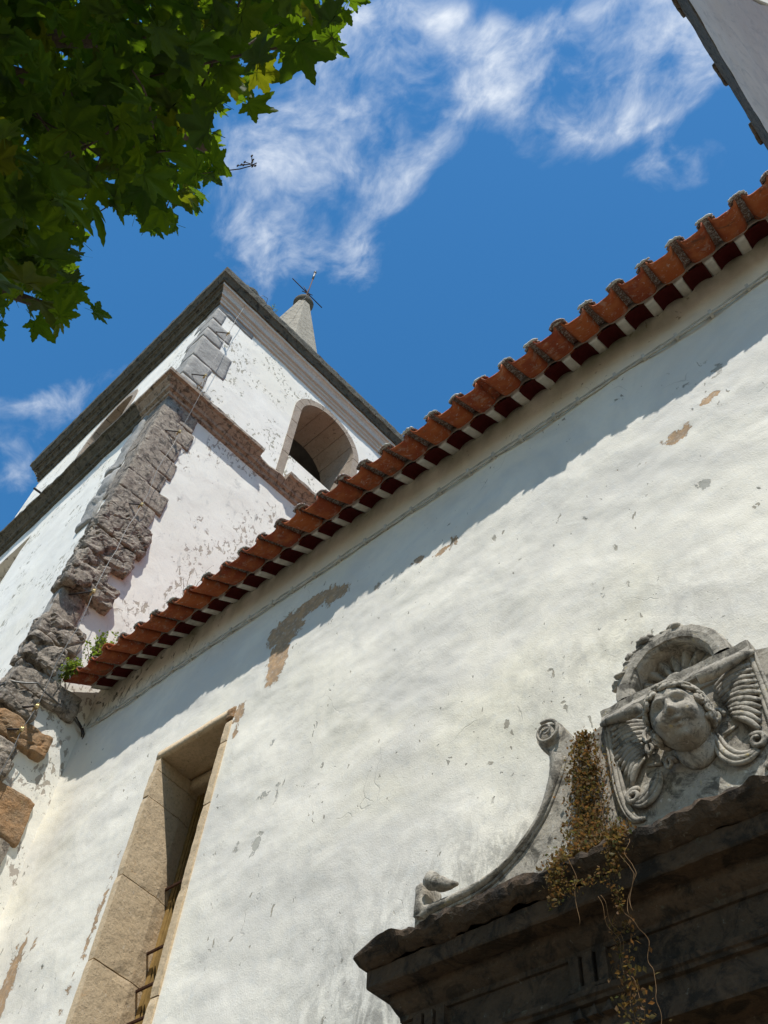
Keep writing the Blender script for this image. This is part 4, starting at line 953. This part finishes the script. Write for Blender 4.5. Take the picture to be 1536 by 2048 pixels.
for (u, z, r) in ((-.148, 2.515, .030), (-.152, 2.455, .024), (-.09, 2.352, .022), (.135, 2.46, .026)):
    mb = MB(); mb.tube([(PX + u + r * (1 - .7 * t) * math.cos(t * 7.5), PY - .018 - .02 * t, z + r * 1.5 * (1 - .7 * t) * math.sin(t * 7.5)) for t in [i / 22 for i in range(23)]], [.011 * (1 - .4 * i / 22) for i in range(23)], 7)
    part('curl', mb.mesh('curl', True), 'carved', head)
for s in (-1, 1):
    X = lambda u: PX + s * u
    mb = MB(); pts = [(X(.13), 2.60, 2.60), (X(.18), 2.615, 2.612), (X(.24), 2.64, 2.645), (X(.30), 2.66, 2.672), (X(.345), 2.68, 2.685)]
    mb.tube(pts, [.022, .027, .024, .018, .010], 10); wg = part('wing', mb.mesh('wing', True), 'carved', portal)
    for k in range(11):
        z0 = 2.605 - k * .0165 + random.uniform(-.004, .004); z1 = 2.640 - k * .030; ub = .150 + .004 * k; ue = .315 - .010 * max(0, k - 5)
        m2 = MB(); pts = [(X(lerp(ub, ue, t)), PY - .012 - .016 * math.sin(PI * t) , lerp(z0, z1, t) + .010 * math.sin(PI * t)) for t in [i / 8 for i in range(9)]]
        m2.tube(pts, [.005 + .0105 * math.sin(PI * (.10 + .8 * i / 8)) for i in range(9)], 7); m2.v = [(a_, PY - .012 + (b_ - PY + .012) * .75 + nz((a_, b_, c_), 30, k) * .004, c_ + nz((a_, b_, c_), 40, k + 9) * .004) for a_, b_, c_ in m2.v]; part('feather', m2.mesh('feather', True), 'carved', wg)
    # flat ribbon straps down the side of the panel, curling in at the foot
    strap = [(.322, 2.69), (.326, 2.55), (.325, 2.38), (.312, 2.27), (.285, 2.20), (.25, 2.185)]
    sp = smooth_curve(strap, 6)
    rb = None
    for q, (du, rr_) in enumerate(((0, .012), (-.020, .009), (.018, .008))):
        m2 = MB(); m2.tube([(X(u + du * (1 - .4 * i / len(sp))), PY - .006, z) for i, (u, z) in enumerate(sp)], rr_, 7); o = part('strap', m2.mesh('strap', True), 'carved', portal if rb is None else rb); rb = rb or o
    # fluted horn and its little curl
    horn = smooth_curve([(.272, 2.262), (.235, 2.245), (.195, 2.262), (.165, 2.30), (.147, 2.345)] if s < 0 else [(.100, 2.40), (.115, 2.315), (.150, 2.258), (.195, 2.245), (.235, 2.262)], 6)
    hn = None
    for q, (off, rr_) in enumerate(((0, .014), (.021, .012), (-.020, .011))):
        m2 = MB(); pts = []
        for i, (u, z) in enumerate(horn):
            t = i / (len(horn) - 1); dx = horn[min(i + 1, len(horn) - 1)][0] - horn[max(i - 1, 0)][0]; dz = horn[min(i + 1, len(horn) - 1)][1] - horn[max(i - 1, 0)][1]; L = math.hypot(dx, dz)
            wd = off * math.sin(PI * (.1 + .8 * (t if s > 0 else 1 - t) ** .8)); pts.append((X(u - dz / L * wd), PY - .012 - .010 * math.sin(PI * t), z + dx / L * wd))
        m2.tube(pts, [rr_ * (.35 + .65 * math.sin(PI * (.12 + .76 * i / (len(horn) - 1)))) for i in range(len(horn))], 7); o = part('horn', m2.mesh('horn', True), 'carved', portal if hn is None else hn); hn = hn or o
    m2 = MB(); cu, cz_ = (.262, 2.285) if s < 0 else (.245, 2.292)
    m2.tube([(X(cu + .034 * (1 - .75 * t) * math.cos(2.2 - t * 8)), PY - .012 - .016 * t, cz_ + .034 * (1 - .75 * t) * math.sin(2.2 - t * 8)) for t in [i / 26 for i in range(27)]], [.014 * (1 - .4 * i / 26) for i in range(27)], 7); part('volute', m2.mesh('volute', True), 'carved', portal)
    m2 = MB(); m2.tube([(X(.19), PY - .004, 2.405), (X(.13), PY - .006, 2.385)], [.006, .009], 7); part('ribbon_end', m2.mesh('ribbon_end', True), 'carved', portal)
#PLANTS
# ------------------------------------------------------------------ dry vine over the portal
def leaf_quads(mb, p, r, rr, n=1):
    for _ in range(n):
        d = Vector((rr.gauss(0, 1), rr.gauss(0, 1), rr.gauss(0, 1))).normalized(); e = d.orthogonal().normalized(); e = (e * math.cos(rr.uniform(0, 6)) + d.cross(e) * .6).normalized(); g_ = d.cross(e)
        q = Vector(p); mb.add([q - e * r, q + g_ * r * .62 - e * .1 * r, q + e * r + d * r * .25, q - g_ * r * .62 - e * .1 * r], [(0, 1, 2, 3)])
def vine(name, label, strands, foliage, seed, mat='vine', cat='vine', base=(0, 0, 0)):
    rr = random.Random(seed); t = thing(name, label, cat, base); mb = MB()
    for (pts, r) in strands:
        sp = []
        for a, b in zip(pts[:-1], pts[1:]):
            for i in range(22): v = Vector(a).lerp(Vector(b), i / 22); sp.append(v + Vector((nz(v, 14, seed), nz(v, 14, seed + 1) * .5, nz(v, 14, seed + 2))) * .03)
        mb.tube(sp, r, 5)
    part('stem', mb.mesh('stem', True), 'stem', t)
    mb = MB()
    for (a, b, ra, rb, n, s0, s1) in foliage:           # fat line a-b with radii, leaf count, leaf size range
        a, b = Vector(a), Vector(b)
        for _ in range(n):
            u = rr.random(); p = a.lerp(b, u); rad = lerp(ra, rb, u); d = Vector((rr.gauss(0, .5), rr.gauss(0, .28), rr.gauss(0, .35)))
            leaf_quads(mb, p + d * rad, rr.uniform(s0, s1), rr)
    part('foliage', mb.mesh('foliage'), mat, t, stuff=True)
    return t
st = []
rr = random.Random(3)
for k in range(9):
    x = -1.43 + rr.uniform(-.06, .06); st.append(([(x, 2.66, 2.66 - rr.uniform(0, .1)), (x + rr.uniform(-.05, .05), 2.645, 2.4), (x + rr.uniform(-.05, .05), 2.63, 2.15), (x + rr.uniform(-.05, .12), 2.5, 1.97)], .0012))
for k in range(3):
    x = -1.38 + rr.uniform(-.13, .2); st.append(([(x, 2.45, 1.95), (x + rr.uniform(-.02, .02), 2.375, 1.88), (x + rr.uniform(-.03, .03), 2.385, 1.72 - rr.uniform(0, .12))], .0009))
for k in range(3):
    x = -1.30 + rr.uniform(-.04, .05); st.append(([(x, 2.43, 1.75), (x + rr.uniform(-.03, .03), 2.50, 1.60), (x + rr.uniform(-.05, .05), 2.50, 1.42), (x + rr.uniform(-.05, .05), 2.51, 1.25)], .0009))
vine('dry_vine', 'dry brown and olive creeper trailing down the scroll and over the portal cornice', st,
     [((-1.425, 2.655, 2.66), (-1.43, 2.65, 2.52), .04, .08, 580, .005, .011), ((-1.43, 2.65, 2.52), (-1.45, 2.64, 2.20), .082, .075, 1855, .005, .011), ((-1.45, 2.63, 2.22), (-1.43, 2.56, 2.02), .085, .11, 1102, .005, .011),
      ((-1.50, 2.45, 1.96), (-1.20, 2.44, 1.96), .055, .055, 869, .005, .011), ((-1.44, 2.375, 1.92), (-1.46, 2.375, 1.76), .055, .03, 359, .005, .011), ((-1.20, 2.375, 1.94), (-1.24, 2.38, 1.80), .045, .03, 324, .005, .011), ((-1.42, 2.375, 1.80), (-1.24, 2.375, 1.78), .035, .045, 162, .004, .008), ((-1.25, 2.39, 1.76), (-1.25, 2.40, 1.66), .03, .01, 90, .004, .008),
      ((-1.31, 2.49, 1.70), (-1.30, 2.49, 1.25), .05, .07, 359, .005, .012)], 21, base=(-1.4, 2.6, 1.95))

# ------------------------------------------------------------------ weeds on the roof and ledges
def weed(name, label, base, n, h, spread, size, seed, lean=(0, 0), dens=16, mat='weed'):
    rr = random.Random(seed); t = thing(name, label, 'weed', base); mb = MB(); mf = MB()
    for k in range(n):
        a = rr.uniform(0, 2 * PI); r0 = rr.uniform(0, spread); hh = h * rr.uniform(.55, 1.1)
        p0 = Vector(base) + Vector((r0 * math.cos(a), r0 * math.sin(a) * .5, -.03)); p1 = p0 + Vector((rr.gauss(lean[0], .25) * hh, rr.gauss(lean[1], .2) * hh, hh))
        sp = [p0.lerp(p1, i / 6) + Vector((nz((k, i, 1), .9, seed), nz((k, i, 5), .9, seed), 0)) * .05 * hh for i in range(7)]; mb.tube(sp, [.004 * (1 - i / 8) for i in range(7)], 4)
        for q in range(dens): u = rr.random() ** .8; v = sp[min(6, int(u * 6.9))]; leaf_quads(mf, v + Vector((rr.gauss(0, size), rr.gauss(0, size), rr.gauss(0, size))), size * rr.uniform(.5, 1.1), rr)
    part('stem', mb.mesh('stem'), 'stem', t); part('foliage', mf.mesh('foliage'), mat, t, stuff=True); return t
weed('leafy_weed', 'small leafy green weed growing at the lower end of the tile eave', (-6.50, 2.60, 6.31), 34, .26, .14, .020, 5, (0, 0), 22)
weed('low_weed', 'low green tuft between the tower corner and the first tiles', (-6.84, 2.54, 6.26), 30, .13, .13, .020, 6, (0, 0), 20)
weed('tall_dry_weed', 'thin dry weed stalks standing on the tile eave before the tower', (-5.28, 2.66, 6.36), 4, .50, .05, .008, 7, (.05, 0), 7, 'vine')
weed('ledge_weed', 'small dry tuft on the string course at the tower corner', (-6.86, 2.40, 12.02), 16, .22, .10, .014, 8, (.2, 0), 10, 'vine')
weed('cornice_weed', 'tiny dry tuft on the tower cornice above the conductor', (-6.76, 2.95, 16.0), 12, .22, .12, .016, 9, (.3, 0), 8, 'weed')

# ------------------------------------------------------------------ plane tree overhead
tree = thing('plane_tree', 'leafy plane tree branch overhanging from the upper left, dark against the sky', 'tree', (-3.4, -3.2, GZ))
def leaf_mesh(seed):
    rr = random.Random(seed)
    lobes = [(0, 1.0), (.95, .86), (-.95, .86), (1.95, .56), (-1.95, .56)]
    pts = []
    order = sorted(lobes, key=lambda q: q[0])
    outline = []
    for i, (a, L) in enumerate(order):
        L *= rr.uniform(.85, 1.1)
        wd = rr.uniform(.34, .44)
        outline += [(a - wd * .95, L * .56), (a - wd * .62, L * .66), (a - wd * .60, L * .76), (a - wd * .30, L * .82), (a - wd * .24, L * .90), (a, L), (a + wd * .24, L * .90), (a + wd * .30, L * .82), (a + wd * .60, L * .76), (a + wd * .62, L * .66), (a + wd * .95, L * .56)]
        if i < 4:
            b = order[i + 1][0]; outline.append(((a + b) / 2, .47 + .04 * rr.random()))
    outline = [(PI * 1.0 - .62 + 2 * PI * 0 - 2 * PI, .20)] + outline + [(PI - .62 + .0, .20)] if False else outline
    outline = [(-2.75, .30)] + outline + [(2.75, .30)]
    V_ = [(0, 0, 0)]; 
    fold = rr.uniform(.0, .45); drp = rr.uniform(.1, .75)
    def P(a, r):
        x = r * math.sin(a); y = r * math.cos(a) + .12; return (x, y, fold * abs(x) * .6 - drp * (x * x + y * y) * .5 + .05 * math.sin(a * 5) * r)
    for fr in (.55, 1.0):
        for a, r in outline: V_.append(P(a, r * fr))
    n = len(outline); F_ = []
    for i in range(n - 1):
        F_.append((0, 1 + i + 1, 1 + i)); F_.append((1 + i, 1 + i + 1, 1 + n + i + 1, 1 + n + i))
    # stalk
    k = len(V_); V_ += [(-.012, .06, 0), (.012, .06, 0), (.010, -.55, .12), (-.010, -.55, .12)]; F_.append((k, k + 1, k + 2, k + 3))
    return V_, F_
LEAVES = [leaf_mesh(s) for s in range(9)]
leafme = []
for v, f in LEAVES:
    me_ = mesh('leaf', v, f, True); me_.materials.append(M['leaf']); leafme.append(me_)
OUT = [(900, -320), (712, -70), (700, 5), (676, 60), (664, 110), (612, 122), (566, 108), (520, 150), (498, 205), (432, 232), (425, 300), (428, 345), (405, 390), (385, 440), (360, 468), (305, 462), (268, 440), (215, 395), (190, 430), (168, 470), (165, 520), (160, 560), (190, 600), (200, 625), (160, 650), (100, 636), (30, 650), (-60, 640), (-300, 600), (-2500, 300), (-2500, -3000), (900, -3000)]
def inside(x, y, P):
    c = False; n = len(P)
    for i in range(n):
        (x0, y0), (x1, y1) = P[i], P[(i + 1) % n]
        if (y0 > y) != (y1 > y) and x < (x1 - x0) * (y - y0) / (y1 - y0) + x0: c = not c
    return c
rr = random.Random(42); cand = []
def try_leaf(p, size, rr):
    x, y, d = project(p)
    if d < 0: vis = False
    else: vis = True
    if vis and (-700 < x < 2300 and -700 < y < 2700) and not inside(x, y, OUT): return
    if vis:
        x0, y0 = p[0] - .41 * (p[2] - 4.4), p[1] + .455 * (p[2] - 4.4)          # the sunny rim of the crown is open to the light
        if p[2] > 4.7 and x0 > -1.45 and y0 > -.55 and rr.random() < .93: return
        if -60 < x < 780 and -60 < y < 720 and not all(inside(x + a_, y + b_, OUT) for a_, b_ in ((65, 0), (0, 65), (45, 45))) and rr.random() < .5: return
    n = Vector((rr.gauss(0, .55), rr.gauss(0, .55), 1)).normalized(); yaw = rr.uniform(0, 2 * PI)
    t = n.orthogonal().normalized(); b = n.cross(t); e = t * math.cos(yaw) + b * math.sin(yaw); g_ = n.cross(e)
    mw = Matrix(((e.x * size, g_.x * size, n.x * size, p[0]), (e.y * size, g_.y * size, n.y * size, p[1]), (e.z * size, g_.z * size, n.z * size, p[2]), (0, 0, 0, 1)))
    px = size * 1800 / d if (vis and -80 < x < 780 and -80 < y < 760) else 0
    cand.append((px, mw, rr.randrange(9)))
C0 = Vector((-1.6, -2.2, 5.6)); RAD = Vector((3.3, 3.2, 3.1))
while len(cand) < 9000:
    q = Vector((rr.uniform(-1, 1), rr.uniform(-1, 1), rr.uniform(-1, 1)))
    if q.length > 1: continue
    p = C0 + Vector((q.x * RAD.x, q.y * RAD.y, q.z * RAD.z))
    if p.z < 2.5 or p.z - (3 - p.y) / .455 > 1.0: continue
    try_leaf(p, rr.uniform(.075, .15), rr)
# the hanging outer spray that shows against the sky
k = 0
while k < 700:
    x = rr.uniform(-120, 705); y = rr.uniform(-80, 660)
    if not inside(x, y, OUT): continue
    k += 1; dd = rr.uniform(3.2, 5.6); v = Vector(((x - 768) / 1824.84, (y - 1024) / 1824.84, 1)); wv = Vector((CR[0][0] * v.x + CR[1][0] * v.y + CR[2][0], CR[0][1] * v.x + CR[1][1] * v.y + CR[2][1], CR[0][2] * v.x + CR[1][2] * v.y + CR[2][2])).normalized() * dd
    try_leaf(wv, rr.uniform(.07, .14), rr)
# unseen extra crown behind and above the eye, added to block sky light
k = 0; C1 = Vector((-1.8, -5.2, 6.4)); R1 = Vector((5.4, 4.3, 4.2))
while k < 5200:
    q = Vector((rr.uniform(-1, 1), rr.uniform(-1, 1), rr.uniform(-1, 1)))
    if q.length > 1: continue
    p = C1 + Vector((q.x * R1.x, q.y * R1.y, q.z * R1.z))
    if p.z - (3 - p.y) / .455 > 1.0: continue
    try_leaf(p, rr.uniform(.15, .25), rr); k += 1
cand.sort(key=lambda c: -c[0])
for (px, mw, i) in cand[:300]: part('leaf', leafme[i], None, tree, mw=mw)
mb = MB()
for (px, mw, i) in cand[300:]:
    v, f = LEAVES[i]; mb.add([mw @ Vector(q) for q in v], f)
part('foliage', mb.mesh('foliage', True), 'leaf', tree, stuff=True)
mb = MB(); mb.tube([(-3.4, -3.2, GZ), (-3.35, -3.15, .5), (-3.2, -3.0, 2.4), (-2.9, -2.5, 4.2), (-2.6, -2.0, 6.2)], [.26, .22, .19, .13, .05], 12); part('trunk', mb.mesh('trunk', True), 'bark', tree)
for pts in ([(-3.15, -2.95, 2.8), (-2.5, -1.8, 3.5), (-1.9, -.9, 3.9), (-1.55, -.3, 4.1), (-1.45, .05, 4.2)], [(-2.95, -2.6, 3.9), (-2.0, -1.8, 4.6), (-1.1, -.9, 4.9), (-.75, -.3, 5.0)], [(-3.2, -3, 2.6), (-3.0, -1.8, 3.2), (-2.6, -.7, 3.5), (-2.3, .05, 3.7)], [(-2.9, -2.5, 4.2), (-3.4, -1.2, 5.0), (-3.3, -.3, 5.4)], [(-1.9, -.9, 3.9), (-1.6, -.7, 4.0), (-1.15, -.25, 4.25)]):
    mb = MB(); mb.tube(pts, [.05 * (1 - i / (len(pts) + .3)) + .005 for i in range(len(pts))], 7); part('branch', mb.mesh('branch', True), 'bark', tree)
vis_ = [c for c in cand if c[0] > 0]
for k in range(44):
    a_ = vis_[rr.randrange(len(vis_))][1].translation; near_ = sorted(vis_[rr.randrange(len(vis_))][1].translation for _ in range(0)) if False else min((vis_[rr.randrange(len(vis_))][1].translation for _ in range(60)), key=lambda q: abs((q - a_).length - .55))
    mid = (a_ + near_) / 2 + Vector((0, 0, .06)); mb = MB(); mb.tube([a_, a_.lerp(mid, .5) + Vector((0, 0, .02)), mid, near_], [.0035, .0045, .005, .003], 5); part('twig', mb.mesh('twig', True), 'bark', tree)
# a sprig of dry seed cases at the tip of one twig
mb = MB(); b0 = Vector((-1.38, .20, 4.15))
mb.tube([b0 + Vector((-.15, -.1, 0)), b0, b0 + Vector((.05, .02, -.02)), b0 + Vector((.08, .03, -.01))], .0025, 5)
for k in range(9): q = b0 + Vector((rr.uniform(0, .09), rr.uniform(-.02, .04), rr.uniform(-.04, .02))); mb.ball(q, .007, 6, 5, (1, .6, 1.2)); mb.tube([q, b0 + Vector((.06, .02, -.01))], .002, 4)
part('seed_sprig', mb.mesh('seed_sprig'), 'bark', tree)
